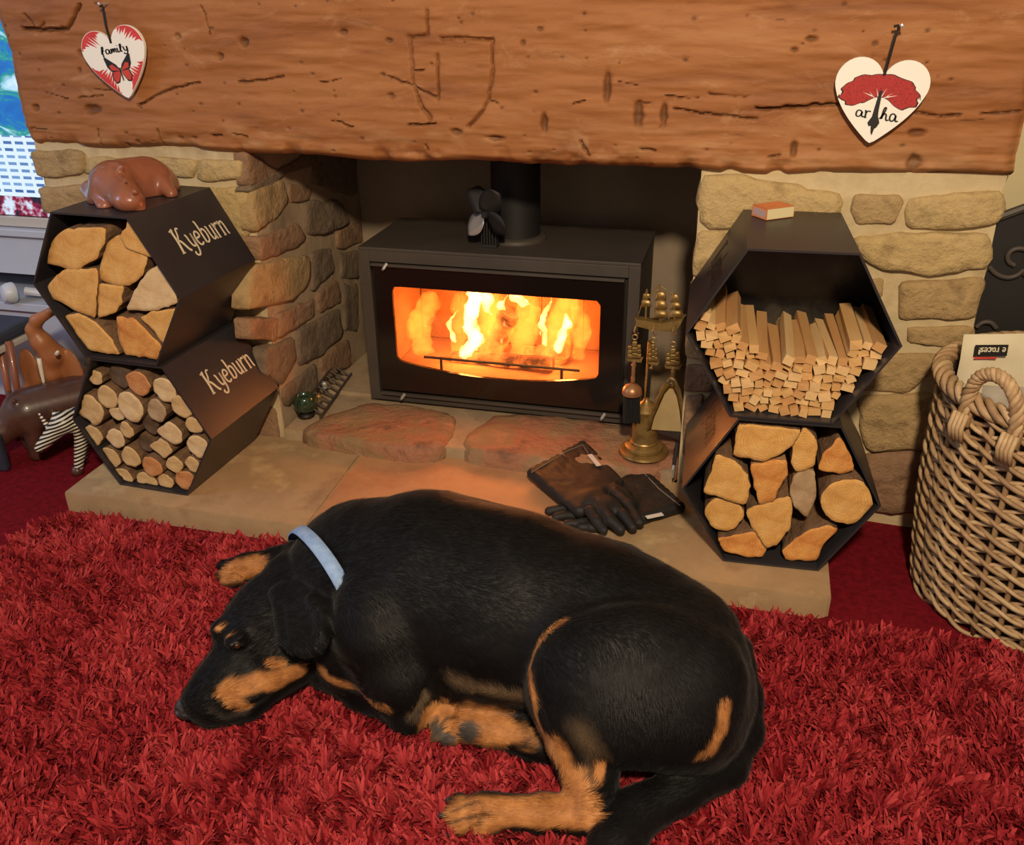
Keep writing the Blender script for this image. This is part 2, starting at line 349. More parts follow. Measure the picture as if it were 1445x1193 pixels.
# ------------------------------------------------------------------ hearth
hearth = thing('hearth', (-.67, 1.9, 0), 'low sandstone slab hearth with a rough red rock step under the stove', 'hearth')
j0, j1 = atz(416, 762, HZ), atz(513, 635, HZ)
def slab(P, z0, z1, mat, name='slab', amp=.002):
    P = resample(ccw(P), 60); c = P.mean(0); n = len(P); V = []; F = []
    for s, z in ((1, z0), (1, z1-.008), (.995, z1), (.9, z1), (.7, z1), (.45, z1), (.2, z1)):
        R = c+(P-c)*s; dz = amp*fbm(np.c_[R*9, np.zeros(n)], 3) if z == z1 else np.zeros(n)
        V += [(x, y, z+d) for (x, y), d in zip(R, dz)]
    V.append((c[0], c[1], z1))
    for r in range(6):
        for i in range(n): F.append((r*n+i, r*n+(i+1) % n, (r+1)*n+(i+1) % n, (r+1)*n+i))
    for i in range(n): F.append((6*n+i, 6*n+(i+1) % n, 7*n))
    return obj(name, V, F, mat, hearth, smooth=True, auto=35)
g = .003; YF = 1.602; xr = atz(640, 800, HZ)[0]
slab([(-1.572, YF), (j0[0]-g, YF), (j1[0]-g, 2.0), (-1.572, 2.0)], 0, HZ, MT['slab'])
slab([(j0[0]+g, YF), (-.33-g, YF), (-.33-g, 2.0), (j1[0]+g, 2.0)], 0, HZ, MT['slab2'])
slab([(-.33+g, YF), (.238, YF), (.238, 2.0), (-.33+g, 2.0)], 0, HZ, MT['slab'])
m = MB(); m.box((-1.565, YF+.006, 0), (.23, 2.0, HZ-.005)); m.box((XL1+.012, 1.99, 0), (XR0-.012, YB, SZ-.012)); m.build('mortar_bed', MT['mortar_reveal'], hearth)
Zs = lambda l: [tuple(atz(380+a/3.6125, 480+b/3.6125, .09)[:2]) for a, b in l]
def rock(pts, seed):
    P = resample(soften(ccw(pts), .2), 70); c = P.mean(0); n = len(P); V = []; F = []
    rings = [(1.0, .045), (1.0, SZ-.02), (.975, SZ-.006), (.93, SZ), (.8, SZ+.001), (.6, SZ), (.4, SZ), (.2, SZ)]
    for s, z in rings:
        R = c+(P-c)*s; dz = .0045*fbm(np.c_[R*22, np.full(n, seed)], 3) if z > .06 else np.zeros(n); R = R+(.004*fbm(np.c_[R*40, np.full(n, z*50)], 2))[:, None]
        V += [(x, y, z+d) for (x, y), d in zip(R, dz)]
    V.append((c[0], c[1], SZ)); k = len(rings)
    for r in range(k-1):
        for i in range(n): F.append((r*n+i, r*n+(i+1) % n, (r+1)*n+(i+1) % n, (r+1)*n+i))
    for i in range(n): F.append(((k-1)*n+i, (k-1)*n+(i+1) % n, k*n))
    return obj('step_rock', V, F, MT['rock'], hearth, smooth=True)
rock(Zs([(150, 455), (300, 385), (520, 325), (700, 335), (900, 370), (965, 400), (945, 480), (880, 560), (700, 570), (400, 520), (200, 490)]), 1)
rock(Zs([(1150, 380), (1500, 395), (2000, 470), (2110, 520), (2105, 640), (1900, 680), (1500, 640), (1200, 600), (985, 560), (985, 490), (1060, 440)]), 2)
m = MB(); m.box((XL1+.03, 2.235, .04), (XR0-.01, YB, SZ-.001)); m.build('hearth_bed', MT['mortar_reveal'], hearth)
# ------------------------------------------------------------------ mantel beam (front carved as a relief: cracks, gouges, cut shield)
YM, ZT = 1.982, 1.31
def beam_mat():
    m, nt, p = base_mat('beam_wood'); n1 = nodes_noise(nt, 2.2, 8, (1, 1, 5), .66, .5); n2 = nodes_noise(nt, 13, 10, (1, 1, 6), .76, .3)
    c1 = ramp(nt, [(.30, S(124, 74, 40)), (.46, S(152, 96, 52)), (.60, S(162, 106, 60)), (.76, S(176, 126, 82))], n1.outputs['Fac'])
    c2 = ramp(nt, [(.30, (.55, .5, .46, 1)), (.45, (1, 1, 1, 1)), (.65, (1.05, 1.03, 1, 1))], n2.outputs['Fac'])
    mx = nt.nodes.new('ShaderNodeMix'); mx.data_type = 'RGBA'; mx.blend_type = 'MULTIPLY'; mx.inputs[0].default_value = .5
    nt.links.new(c1.outputs[0], mx.inputs[6]); nt.links.new(c2.outputs[0], mx.inputs[7])
    at = nt.nodes.new('ShaderNodeAttribute'); at.attribute_name = 'groove_tone'
    m2 = nt.nodes.new('ShaderNodeMix'); m2.data_type = 'RGBA'; nt.links.new(at.outputs['Fac'], m2.inputs[0]); nt.links.new(mx.outputs[2], m2.inputs[6]); m2.inputs[7].default_value = S(58, 42, 34)  # darker brown inside cracks, gouges, shield cuts and worm holes
    at2 = nt.nodes.new('ShaderNodeAttribute'); at2.attribute_name = 'worn'
    m3 = nt.nodes.new('ShaderNodeMix'); m3.data_type = 'RGBA'; nt.links.new(at2.outputs['Fac'], m3.inputs[0]); nt.links.new(m2.outputs[2], m3.inputs[6]); m3.inputs[7].default_value = S(196, 160, 116)
    n3 = nodes_noise(nt, 6, 9, (1, 1, 2.2), .75, .8); pr_ = ramp(nt, [(.56, (0, 0, 0, 1)), (.70, (.55, .55, .55, 1))], n3.outputs['Fac']); m4 = nt.nodes.new('ShaderNodeMix'); m4.data_type = 'RGBA'; nt.links.new(pr_.outputs[0], m4.inputs[0]); nt.links.new(m3.outputs[2], m4.inputs[6]); m4.inputs[7].default_value = S(186, 142, 100)
    n4 = nodes_noise(nt, 7, 9, (1, 1, 16), .8, 1.2); dk = ramp(nt, [(.30, (.75, .75, .75, 1)), (.385, (0, 0, 0, 1))], n4.outputs['Fac']); m5 = nt.nodes.new('ShaderNodeMix'); m5.data_type = 'RGBA'; nt.links.new(dk.outputs[0], m5.inputs[0]); nt.links.new(m4.outputs[2], m5.inputs[6]); m5.inputs[7].default_value = S(84, 52, 34)
    nt.links.new(m5.outputs[2], p.inputs['Base Color']); p.inputs['Roughness'].default_value = .62; p.inputs['Specular IOR Level'].default_value = .35
    b = nt.nodes.new('ShaderNodeBump'); b.inputs['Strength'].default_value = .3; b.inputs['Distance'].default_value = .005
    nt.links.new(n2.outputs['Fac'], b.inputs['Height']); nt.links.new(b.outputs[0], p.inputs['Normal']); return m
MT['beam'] = beam_mat()
cracks = [([(30, 40), (70, 42), (95, 40), (112, 8)], .0045, .016), ([(35, 20), (50, 42), (62, 32)], .003, .008),    # knot, upper left
    ([(62, 130), (80, 137), (95, 138)], .002, .006), ([(110, 138), (145, 136)], .002, .006), ([(195, 149), (212, 140), (235, 128), (262, 120), (280, 117)], .0028, .010), ([(335, 116), (375, 114), (400, 108)], .0025, .008),
    ([(130, 128), (155, 127)], .002, .005), ([(40, 182), (65, 182)], .002, .006), ([(285, 8), (292, 30), (297, 50)], .002, .006), ([(138, 183), (143, 205)], .0022, .006), ([(225, 182), (227, 205)], .0022, .006),
    ([(548, 108), (585, 122), (617, 137)], .0022, .006), ([(578, 176), (615, 174)], .0022, .006), ([(450, 116), (480, 112)], .0015, .005), ([(585, 101), (600, 97)], .0015, .005),
    ([(895, 143), (920, 147)], .0015, .005), ([(938, 136), (985, 139)], .002, .006), ([(950, 155), (1010, 163), (1068, 169)], .0025, .009), ([(1066, 154), (1110, 152), (1150, 149), (1188, 147)], .0036, .014),
    ([(1293, 160), (1330, 163), (1356, 162)], .003, .010), ([(1355, 170), (1388, 170)], .0018, .005), ([(1385, 161), (1440, 160)], .003, .010), ([(1000, 132), (1055, 137)], .002, .006), ([(1095, 27), (1110, 29)], .002, .004),
    ([(820, 200), (830, 220)], .003, .010), ([(905, 210), (925, 213)], .003, .008), ([(690, 140), (702, 147)], .0018, .005), ([(810, 145), (825, 142)], .0018, .005), ([(870, 114), (900, 120)], .0014, .004), ([(470, 170), (500, 178)], .0016, .004),
    ([(600, 205), (604, 212)], .0018, .008), ([(330, 190), (350, 193)], .002, .005), ([(300, 192), (313, 190)], .003, .007), ([(1085, 222), (1100, 220)], .003, .008), ([(1290, 230), (1295, 236)], .002, .006)]
shield = [[(603, 15), (604, 50), (577, 52)], [(578, 53), (580, 85), (584, 120), (592, 145), (608, 168)], [(622, 53), (660, 55), (696, 57)], [(696, 57), (695, 100), (690, 140), (680, 160), (662, 178)], [(618, 78), (618, 140)]]
gouge = [((857, 122), 5, 22), ((901, 163), 7, 22), ((937, 162), 5, 18), ((768, 175), 5, 14), ((645, 186), 10, 5), ((700, 195), 14, 4), ((1120, 212), 5, 12), ((1290, 232), 10, 12), ((130, 155), 16, 8), ((345, 60), 8, 7), ((112, 75), 6, 5), ((110, 100), 4, 4), ((50, 152), 8, 5),
    ((310, 80), 5, 5), ((250, 52), 6, 5), ((1295, 188), 12, 5), ((738, 60), 4, 4), ((762, 41), 5, 3), ((1145, 55), 8, 3), ((1122, 70), 5, 3), ((178, 205), 4, 4), ((195, 200), 5, 4), ((255, 195), 5, 3), ((275, 195), 5, 3), ((485, 45), 7, 3), ((550, 57), 6, 3), ((552, 135), 6, 4), ((1235, 62), 4, 3)]
def beam_front():
    nu, nv = 760, 170
    z0 = lambda X: .817+.006*fbm(np.c_[X*5, np.zeros((len(X), 2))], 3)-.006*np.exp(-((X+.65)/.4)**4)
    def fn(u, v):
        X = XL0-.004+(XR1-XL0+.008)*u; Zb = z0(X); Z = Zb+(ZT-Zb)*v**1.15; return np.stack([X, np.zeros_like(X), Z], 1)
    V, Q = gridmesh(nu, nv, fn); X, Z = V[:, 0], V[:, 2]
    D = .007*fbm(np.c_[X*2.2, Z*7, 0*X], 3)+.0025*fbm(np.c_[X*9, Z*60, 0*X+3], 3); groove_tone = np.zeros(len(X)); worn = np.zeros(len(X))
    def seg(P, wd, dep, st):
        nonlocal D, groove_tone
        Pw = [aty(x, y, YM)[[0, 2]] for x, y in P]
        for (a, b) in zip(Pw[:-1], Pw[1:]):
            mrg = wd*5; mk = np.where((X > min(a[0], b[0])-mrg) & (X < max(a[0], b[0])+mrg) & (Z > min(a[1], b[1])-mrg) & (Z < max(a[1], b[1])+mrg))[0]
            if not len(mk): continue
            q = np.c_[X[mk], Z[mk]]+.0025*np.c_[fbm(np.c_[X[mk]*60, Z[mk]*60, 0*mk], 2), fbm(np.c_[X[mk]*60, Z[mk]*60, 0*mk+5], 2)]; ab = b-a; t = np.clip(((q-a)@ab)/(ab@ab+1e-12), 0, 1); d = np.linalg.norm(q-a-t[:, None]*ab, axis=1)
            g = np.exp(-(d/wd)**2); D[mk] = np.minimum(D[mk], D[mk]*(1-g)-dep*g); groove_tone[mk] = np.maximum(groove_tone[mk], st*g)
    for P, wd, dep in cracks: seg(P, wd*.75, dep*1.1, .75)
    for P in shield: seg(P, .0032, .006, .35)
    for (c, rx, ry) in gouge:
        a = aty(c[0], c[1], YM)[[0, 2]]; sx, sz = rx/680, ry/680; e = ((X-a[0])/sx)**2+((Z-a[1])/sz)**2; g = np.exp(-(e*(1.2+.5*fbm(np.c_[X*90, Z*90, 0*X], 2)))**2)
        D -= .012*g*min(1, (rx+ry)/14); groove_tone = np.maximum(groove_tone, .6*g)
    # pitted lower edge + worn arris, a few worm holes
    low = np.exp(-((Z-Z.min())/.035)**2); D -= low*.018*np.clip(fbm(np.c_[X*22, Z*22, 0*X+9], 3), 0, 1)
    edge = np.clip(1-(Z-z0(X))/.016, 0, 1); D -= .022*edge**1.6
    worn = .35*np.clip(fbm(np.c_[X*16, Z*50, 0*X+20], 3)-.15, 0, 1)*np.exp(-((Z-.84)/.06)**2)
    for _ in range(90):
        a = np.array([rng.uniform(XL0, XR1), rng.uniform(.83, 1.15)]); rr = rng.uniform(.0012, .003); g = np.exp(-(((X-a[0])/(rr*1.5))**2+((Z-a[1])/rr)**2)); D -= .005*g; groove_tone = np.maximum(groove_tone, .8*g)
    endl = np.clip(1-(X-XL0)/.02, 0, 1)+np.clip(1-(XR1-X)/.02, 0, 1); D -= .012*endl**2
    V[:, 1] = YM-D
    ex = .006*fbm(np.c_[0*X, Z*18, 0*X+4], 3); V[:, 0] += ex*np.clip(1-np.minimum(X-XL0, XR1-X)/.05, 0, 1)
    # wrap round: bottom, top and ends back to Y=2.25
    idx = np.arange(nu*nv).reshape(nu, nv); loop = np.r_[idx[:, 0], idx[-1, 1:], idx[::-1, -1][1:], idx[0, ::-1][1:-1]]
    n0 = len(V); Bk = V[loop].copy(); Bk[:, 1] = 2.27; md = V[loop].copy(); md[:, 1] = 2.05; md[:, 2] += .002
    V = np.vstack([V, md, Bk]); L = len(loop); k = np.arange(L); k2 = (k+1) % L
    W1 = np.stack([loop[k2], loop[k], n0+k, n0+k2], 1); W2 = np.stack([n0+k2, n0+k, n0+L+k, n0+L+k2], 1)
    pad = np.zeros(2*L); return V, np.vstack([Q, W1, W2]), np.r_[groove_tone, pad], np.r_[worn, pad]
V, Q, st, wn = beam_front()
bo = big('mantel_beam', V, Q, MT['beam'], None, (-.63, YM, .83), True, {'groove_tone': st, 'worn': wn}); bo.data.set_sharp_from_angle(angle=math.radians(55))
setp(bo, 'massive old timber mantel beam with cracks and a carved shield above the stove', 'beam')

# ------------------------------------------------------------------ hexagon log holders
SIDE, DEP, TH = .197, .304, .004
MT['steel'] = pmat('painted_steel', [S(42, 39, 41), S(52, 48, 50)], 5, .38, .06, 400, spec=.45, bdist=.001)
MT['steel_in'] = pmat('painted_steel_back', [S(32, 29, 27), S(40, 36, 33), S(84, 76, 66)], 6, .3, .05, 30, spec=.5)
MT['letter'] = pmat('cut_letter', [S(206, 196, 170)], 5, .6)
MT['letter_dark'] = pmat('cut_letter_dark', [S(10, 9, 9)], 5, .6)
MT['edge_bright'] = pmat('bare_edge', [S(160, 150, 140)], 5, .35, metal=.6)
LET = {  # strokes: (points, width factor) in a box 1 high; advance
 'K': ([([(.10, 0), (.16, .5), (.13, 1.0), (.22, 1.02)], 1.3), ([(.02, .97), (.13, 1.0)], .8), ([(.52, .96), (.46, 1.02), (.38, .98), (.36, .86), (.30, .66), (.17, .52)], .9), ([(.2, .53), (.32, .46), (.42, .2), (.5, .02), (.58, -.02)], 1.2), ([(.03, 0), (.2, .0)], .7)], .60),
 'y': ([([(.03, .62), (.1, .62), (.12, .25), (.2, .08), (.32, .1), (.36, .3), (.37, .62)], 1.0), ([(.37, .62), (.38, .1), (.32, -.22), (.2, -.33), (.08, -.26), (.06, -.16), (.13, -.15)], 1.0)], .44),
 'e': ([([(.08, .34), (.34, .36), (.32, .56), (.2, .64), (.09, .52), (.06, .3), (.1, .08), (.22, 0), (.35, .1)], 1.0)], .40),
 'b': ([([(.02, .98), (.1, 1.0), (.1, .02)], 1.1), ([(.1, .48), (.2, .63), (.32, .56), (.36, .32), (.31, .07), (.2, 0), (.1, .08)], 1.0)], .42),
 'u': ([([(.02, .62), (.09, .63), (.1, .2), (.16, .02), (.26, .03), (.33, .18)], 1.0), ([(.33, .63), (.34, .03), (.4, 0)], 1.1)], .43),
 'r': ([([(.02, .62), (.09, .63), (.1, 0)], 1.1), ([(.1, .42), (.18, .6), (.28, .62), (.31, .54)], 1.0), ([(.03, 0), (.17, 0)], .7)], .34),
 'n': ([([(.02, .62), (.09, .63), (.1, 0)], 1.1), ([(.1, .44), (.18, .6), (.28, .6), (.33, .45), (.33, 0), (.4, 0)], 1.0), ([(.03, 0), (.17, 0)], .7)], .43),
 'a': ([([(.33, .5), (.22, .63), (.09, .55), (.05, .3), (.1, .05), (.22, .03), (.32, .2), (.36, .6), (.35, .15), (.42, .02), (.5, .12)], 1.0)], .46),
 'h': ([([(.02, .1), (.2, .6), (.26, .95), (.2, 1.05), (.12, .8), (.1, 0), (.13, .35), (.22, .56), (.32, .5), (.33, .1), (.4, .02), (.48, .12)], 1.0)], .46),
 'f': ([([(.02, .1), (.2, .6), (.26, .95), (.2, 1.05), (.12, .8), (.12, -.3)], 1.0), ([(.0, .45), (.28, .48)], .9)], .34),
 'm': ([([(.04, .6), (.06, 0), (.1, .45), (.18, .6), (.22, .5), (.22, 0), (.28, .45), (.36, .6), (.4, .5), (.41, .1), (.47, .04)], 1.0)], .5),
 'i': ([([(.04, .6), (.05, .1), (.12, .02), (.18, .12)], 1.0), ([(.06, .85), (.08, .9)], 1.2)], .2),
 'l': ([([(.02, .1), (.18, .7), (.18, 1.0), (.1, 1.0), (.07, .3), (.12, .03), (.2, .12)], 1.0)], .24),
 'c': ([([(.33, .5), (.22, .63), (.1, .55), (.06, .3), (.11, .06), (.22, 0), (.34, .1)], 1.2)], .40),
 's': ([([(.3, .52), (.2, .63), (.08, .52), (.12, .38), (.28, .28), (.3, .12), (.18, 0), (.04, .1)], 1.2)], .36),
 '!': ([([(.08, 1.0), (.08, .3)], 1.4), ([(.08, .08), (.08, .02)], 1.5)], .22), ' ': ([], .3)}
def strokes(m, text, wd, mp, thick=0.0):
    x = 0.
    for ch in text:
        st, adv = LET[ch]
        for P, k in st:
            P = chaikin(np.array(P)+[x, 0], 2, closed=False); h = wd*k/2; T = np.gradient(P, axis=0); T /= np.linalg.norm(T, axis=1)[:, None]+1e-9; N = np.c_[-T[:, 1], T[:, 0]]
            A = P+N*h; B = P-N*h; n = len(P); V = [mp(*a) for a in A]+[mp(*b) for b in B]; m.add(V, [(i, n+i, n+i+1, i+1) for i in range(n-1)])
        x += adv
    return x
def hexframe(cx, y, z0, rot):
    ex = np.array([math.cos(rot), math.sin(rot), 0]); ey = np.array([-math.sin(rot), math.cos(rot), 0]); o = np.array([cx, y, z0])
    return lambda a, b, c: o+ex*a+ey*b+np.array([0, 0, c])
hh = SIDE*math.sqrt(3)
HXP = [(-SIDE/2, hh), (SIDE/2, hh), (SIDE, hh/2), (SIDE/2, 0), (-SIDE/2, 0), (-SIDE, hh/2)]
def holder(cx, y, z0, rot, label, textpanel=None, tmat=None, flip=False, name='hexagonal_log_holder'):
    fr = hexframe(cx, y, z0, rot); t = thing(name, fr(0, DEP/2, 0), label, 'log holder', 'hexagonal log holders'); c = np.array([0, hh/2])
    for i in range(6):
        a, b = np.array(HXP[i]), np.array(HXP[(i+1) % 6]); ai, bi = c+(a-c)*(1-TH*1.2/SIDE*1.0), c+(b-c)*(1-TH*1.2/SIDE)
        m = MB(); m.prism([fr(a[0], 0, a[1]), fr(b[0], 0, b[1]), fr(bi[0], 0, bi[1]), fr(ai[0], 0, ai[1])], [fr(a[0], DEP, a[1]), fr(b[0], DEP, b[1]), fr(bi[0], DEP, bi[1]), fr(ai[0], DEP, ai[1])])
        # folded front lip
        al, bl = c+(a-c)*(1-.022/SIDE), c+(b-c)*(1-.022/SIDE)
        m.prism([fr(a[0], -.001, a[1]), fr(b[0], -.001, b[1]), fr(bl[0], -.001, bl[1]), fr(al[0], -.001, al[1])][::1], [fr(a[0], .002, a[1]), fr(b[0], .002, b[1]), fr(bl[0], .002, bl[1]), fr(al[0], .002, al[1])]) if i in LIPS else None
        p = m.build('panel', MT['steel'], t)
        if textpanel == i:
            n2 = np.array([(b-a)[1], -(b-a)[0]]); n2 /= np.linalg.norm(n2); n2 = n2 if n2@((a+b)/2-c) > 0 else -n2; mm = MB(); L = np.linalg.norm(b-a)
            def mp(s, q):
                # s along text 0..~3, q letter height 0..1 ; text runs front->back (or back->front when flipped)
                sc_ = .046; d = (.085+s*sc_*1.36) if not flip else DEP-.06-s*sc_*1.36; up = L*.42+q*sc_*1.2
                lowp, hip = (b, a) if a[1] > b[1] else (a, b); e = (hip-lowp)/L; P2 = lowp+e*up+n2*.0006
                return fr(P2[0], d, P2[1])
            strokes(mm, 'Kyeburn', .085, mp); o = mm.build('lettering', tmat, p); o['label'] = 'cut-out lettering on the slanted panel'
    m = MB(); k = 1-TH*1.2/SIDE; m.prism([fr(*(lambda q: (q[0], DEP-.003, q[1]))(c+(np.array(p)-c)*k)) for p in HXP], [fr(*(lambda q: (q[0], DEP-.0005, q[1]))(c+(np.array(p)-c)*k)) for p in HXP])
    m.build('back_panel', MT['steel_in'], t); return t, fr
LIPS = ()
RL_, RR_ = math.radians(-2.57), math.radians(2.95)
gz = HZ+hh+.0015
H1, f1 = holder(-1.3595, 1.6596, HZ+.001, RL_, 'black hexagonal steel log holder full of round logs, left side, lower of two', 1, MT['letter'])
H2, f2 = holder(-1.3735, 1.6596, gz+.001, RL_, 'black hexagonal steel log holder with split logs and a wooden hippo on top', 1, MT['letter'])
H3, f3 = holder(.1165, 1.686, HZ+.001, RR_, 'black hexagonal steel log holder with big split logs beside the wicker basket, lower right', 5, MT['letter_dark'], True)
H4, f4 = holder(.0993, 1.686, gz+.001, RR_, 'black hexagonal steel log holder half full of kindling with a matchbox on top', 5, MT['letter_dark'], True)

# ------------------------------------------------------------------ logs
def grain_mat(name, c0, c1, c2, ring=55):
    m, nt, p = base_mat(name); tc = nt.nodes.new('ShaderNodeTexCoord'); wv = nt.nodes.new('ShaderNodeTexWave'); wv.wave_type = 'RINGS'; wv.rings_direction = 'Y'
    wv.inputs['Scale'].default_value = ring; wv.inputs['Distortion'].default_value = 5; wv.inputs['Detail'].default_value = 3; wv.inputs['Detail Scale'].default_value = 1.2
    nt.links.new(tc.outputs['Object'], wv.inputs['Vector']); nz = nodes_noise(nt, 26, 6)
    r1 = ramp(nt, [(.28, c0), (.5, c1), (.72, c2)], nz.outputs['Fac']); r2 = ramp(nt, [(0, (.8, .74, .66, 1)), (.6, (1, 1, 1, 1))], wv.outputs['Fac'])
    mx = nt.nodes.new('ShaderNodeMix'); mx.data_type = 'RGBA'; mx.blend_type = 'MULTIPLY'; mx.inputs[0].default_value = .55
    nt.links.new(r1.outputs[0], mx.inputs[6]); nt.links.new(r2.outputs[0], mx.inputs[7]); nt.links.new(mx.outputs[2], p.inputs['Base Color']); p.inputs['Roughness'].default_value = .8; p.inputs['Specular IOR Level'].default_value = .25
    b = nt.nodes.new('ShaderNodeBump'); b.inputs['Strength'].default_value = .5; b.inputs['Distance'].default_value = .003; n3 = nodes_noise(nt, 90, 5); nt.links.new(n3.outputs['Fac'], b.inputs['Height']); nt.links.new(b.outputs[0], p.inputs['Normal']); return m
GM = {'y': grain_mat('grain_yellow', S(190, 134, 70), S(216, 164, 94), S(224, 178, 112)), 'p': grain_mat('grain_pale', S(190, 154, 106), S(216, 184, 138), S(226, 198, 156), 70),
      'c': grain_mat('grain_cream', S(180, 142, 92), S(206, 170, 118), S(216, 184, 136), 70), 'g': grain_mat('grain_grey', S(140, 112, 84), S(176, 146, 112), S(190, 164, 130), 70), 'd': grain_mat('grain_dark', S(70, 54, 42), S(98, 78, 62), S(112, 92, 74), 70),
      'o': grain_mat('grain_orange', S(168, 104, 60), S(196, 134, 84), S(206, 150, 100), 40), 'r': grain_mat('grain_red', S(176, 96, 46), S(212, 146, 78), S(222, 166, 96))}
MT['bark'] = pmat('bark', [S(84, 60, 42), S(134, 100, 70), S(104, 78, 56)], 22, .95, 1., 60, (1, .4, 1), bdist=.01)
MT['splitside'] = pmat('split_side', [S(150, 104, 62), S(190, 142, 92), S(120, 84, 54)], 16, .9, .8, 50, (1, .2, 1), bdist=.006)
def log(fr, P, off, length, tone, label, group, seed, bark='bark', round_=False):
    """P: outline (a,c) on the holder's front plane; off: how far the cut end sits behind it"""
    P = ccw(np.asarray(P, float)); P = resample(soften(P, .06) if not round_ else P, 40); c = P.mean(0); n = len(P)
    P = P+(.0022*fbm(np.c_[P*70, np.full(n, seed)], 2))[:, None]*(P-c)/(np.linalg.norm(P-c, axis=1)[:, None]+1e-6)*1.5
    t = thing('firewood_log', fr(c[0], off, c[1]), label, 'log', group)
    V = []; F = []; rg = [1., .97, .8, .55, .25]
    for j, s in enumerate(rg):
        R = c+(P-c)*s; dd = .0018*fbm(np.c_[R*45, np.full(n, seed*2.)], 2)+(.002 if j == 0 else 0); V += [fr(q[0], off+e, q[1]) for q, e in zip(R, np.broadcast_to(dd, (n,)))]
    V.append(fr(c[0], off, c[1]))
    for r in range(len(rg)-1):
        for i in range(n): F.append((r*n+i, r*n+(i+1) % n, (r+1)*n+(i+1) % n, (r+1)*n+i))
    k = len(rg)-1
    for i in range(n): F.append((k*n+i, k*n+(i+1) % n, (k+1)*n))
    obj('cut_end', V, F, GM[tone], t, smooth=True)
    V = []; F = []; steps = [0.0015, .03, .08, .15, length]
    for j, d in enumerate(steps):
        s = 1+(.03*math.sin(seed+j) if 0 < j else .012); R = c+(P-c)*s+(.0025*fbm(np.c_[P*50, np.full(n, d*30+seed)], 2))[:, None]*(0 if j == 0 else 1); V += [fr(q[0], off+d, q[1]) for q in R]
    for r in range(len(steps)-1):
        for i in range(n): F.append((r*n+i, (r+1)*n+i, (r+1)*n+(i+1) % n, r*n+(i+1) % n))
    F.append(tuple((len(steps)-1)*n+i for i in range(n))[::-1]); obj('bark', V, F, MT[bark], t, smooth=True); return t
def onfront(fr, pts, off=.01):
    o = fr(0, off, 0); ex = fr(1, off, 0)-o; n = fr(0, off+1, 0)-o; out = []
    for x, y in pts:
        p = atpl(x, y, o, n)-o; out.append((p@ex, p[2]))
    return np.array(out)
def inhex(P, marg=.006):
    """keep an outline inside the hexagon, off its panels"""
    P = np.array(P, float); c = np.array([0, hh/2]); ap = hh/2-marg-TH
    for k in range(6):
        nrm = np.array([math.sin(k*math.pi/3), math.cos(k*math.pi/3)]); d = (P-c)@nrm; P -= np.maximum(d-ap, 0)[:, None]*nrm
    return P
def grow(P, k=1.045):
    c = P.mean(0); return inhex(c+(P-c)*k)
SPL = [([(285, 480), (330, 458), (400, 445), (530, 440), (525, 520), (490, 590), (400, 650), (370, 655), (245, 615), (255, 550)], 'y', 'broad split log with a half-round end, top left of the hippo holder'),
 ([(650, 405), (690, 440), (795, 585), (720, 580), (640, 545), (600, 490)], 'y', 'thin wedge of split log squeezed against the slanted panel under the hippo'),
 ([(600, 485), (650, 540), (735, 590), (715, 680), (650, 740), (560, 735), (490, 695), (500, 630), (530, 550), (545, 505)], 'y', 'split log with rough bark-edged oval end in the centre of the hippo holder'),
 ([(340, 655), (490, 650), (490, 730), (480, 895), (400, 865), (245, 810), (245, 740), (290, 680)], 'y', 'big blocky split log at the left corner of the hippo holder'),
 ([(500, 730), (620, 745), (610, 840), (560, 885), (495, 895)], 'y', 'small split log with smooth pale end beside the big blocky log'),
 ([(815, 620), (870, 700), (925, 850), (780, 862), (635, 860), (680, 760), (740, 670)], 'p', 'pale triangular split log with cracked end, right side of the hippo holder'),
 ([(325, 895), (400, 880), (480, 920), (560, 1000), (610, 1105), (450, 1105), (380, 1000)], 'y', 'leftmost split log in the bottom row of the hippo holder'),
 ([(590, 900), (680, 910), (770, 1000), (825, 1060), (815, 1140), (640, 1115), (600, 1000)], 'r', 'split log in the middle of the bottom row of the hippo holder'),
 ([(705, 905), (760, 875), (920, 880), (880, 960), (835, 1050), (770, 970)], 'y', 'rightmost small split log of the bottom row in the hippo holder')]
for i, (l, tn, lb) in enumerate(SPL):
    log(f2, grow(onfront(f2, Zm(l, (0, 200), 3.6125), .012)), .012+.004*(i % 3), .25, tn, lb, 'split logs in the upper left holder', i+.3, 'splitside' if i in (1, 5) else 'bark')
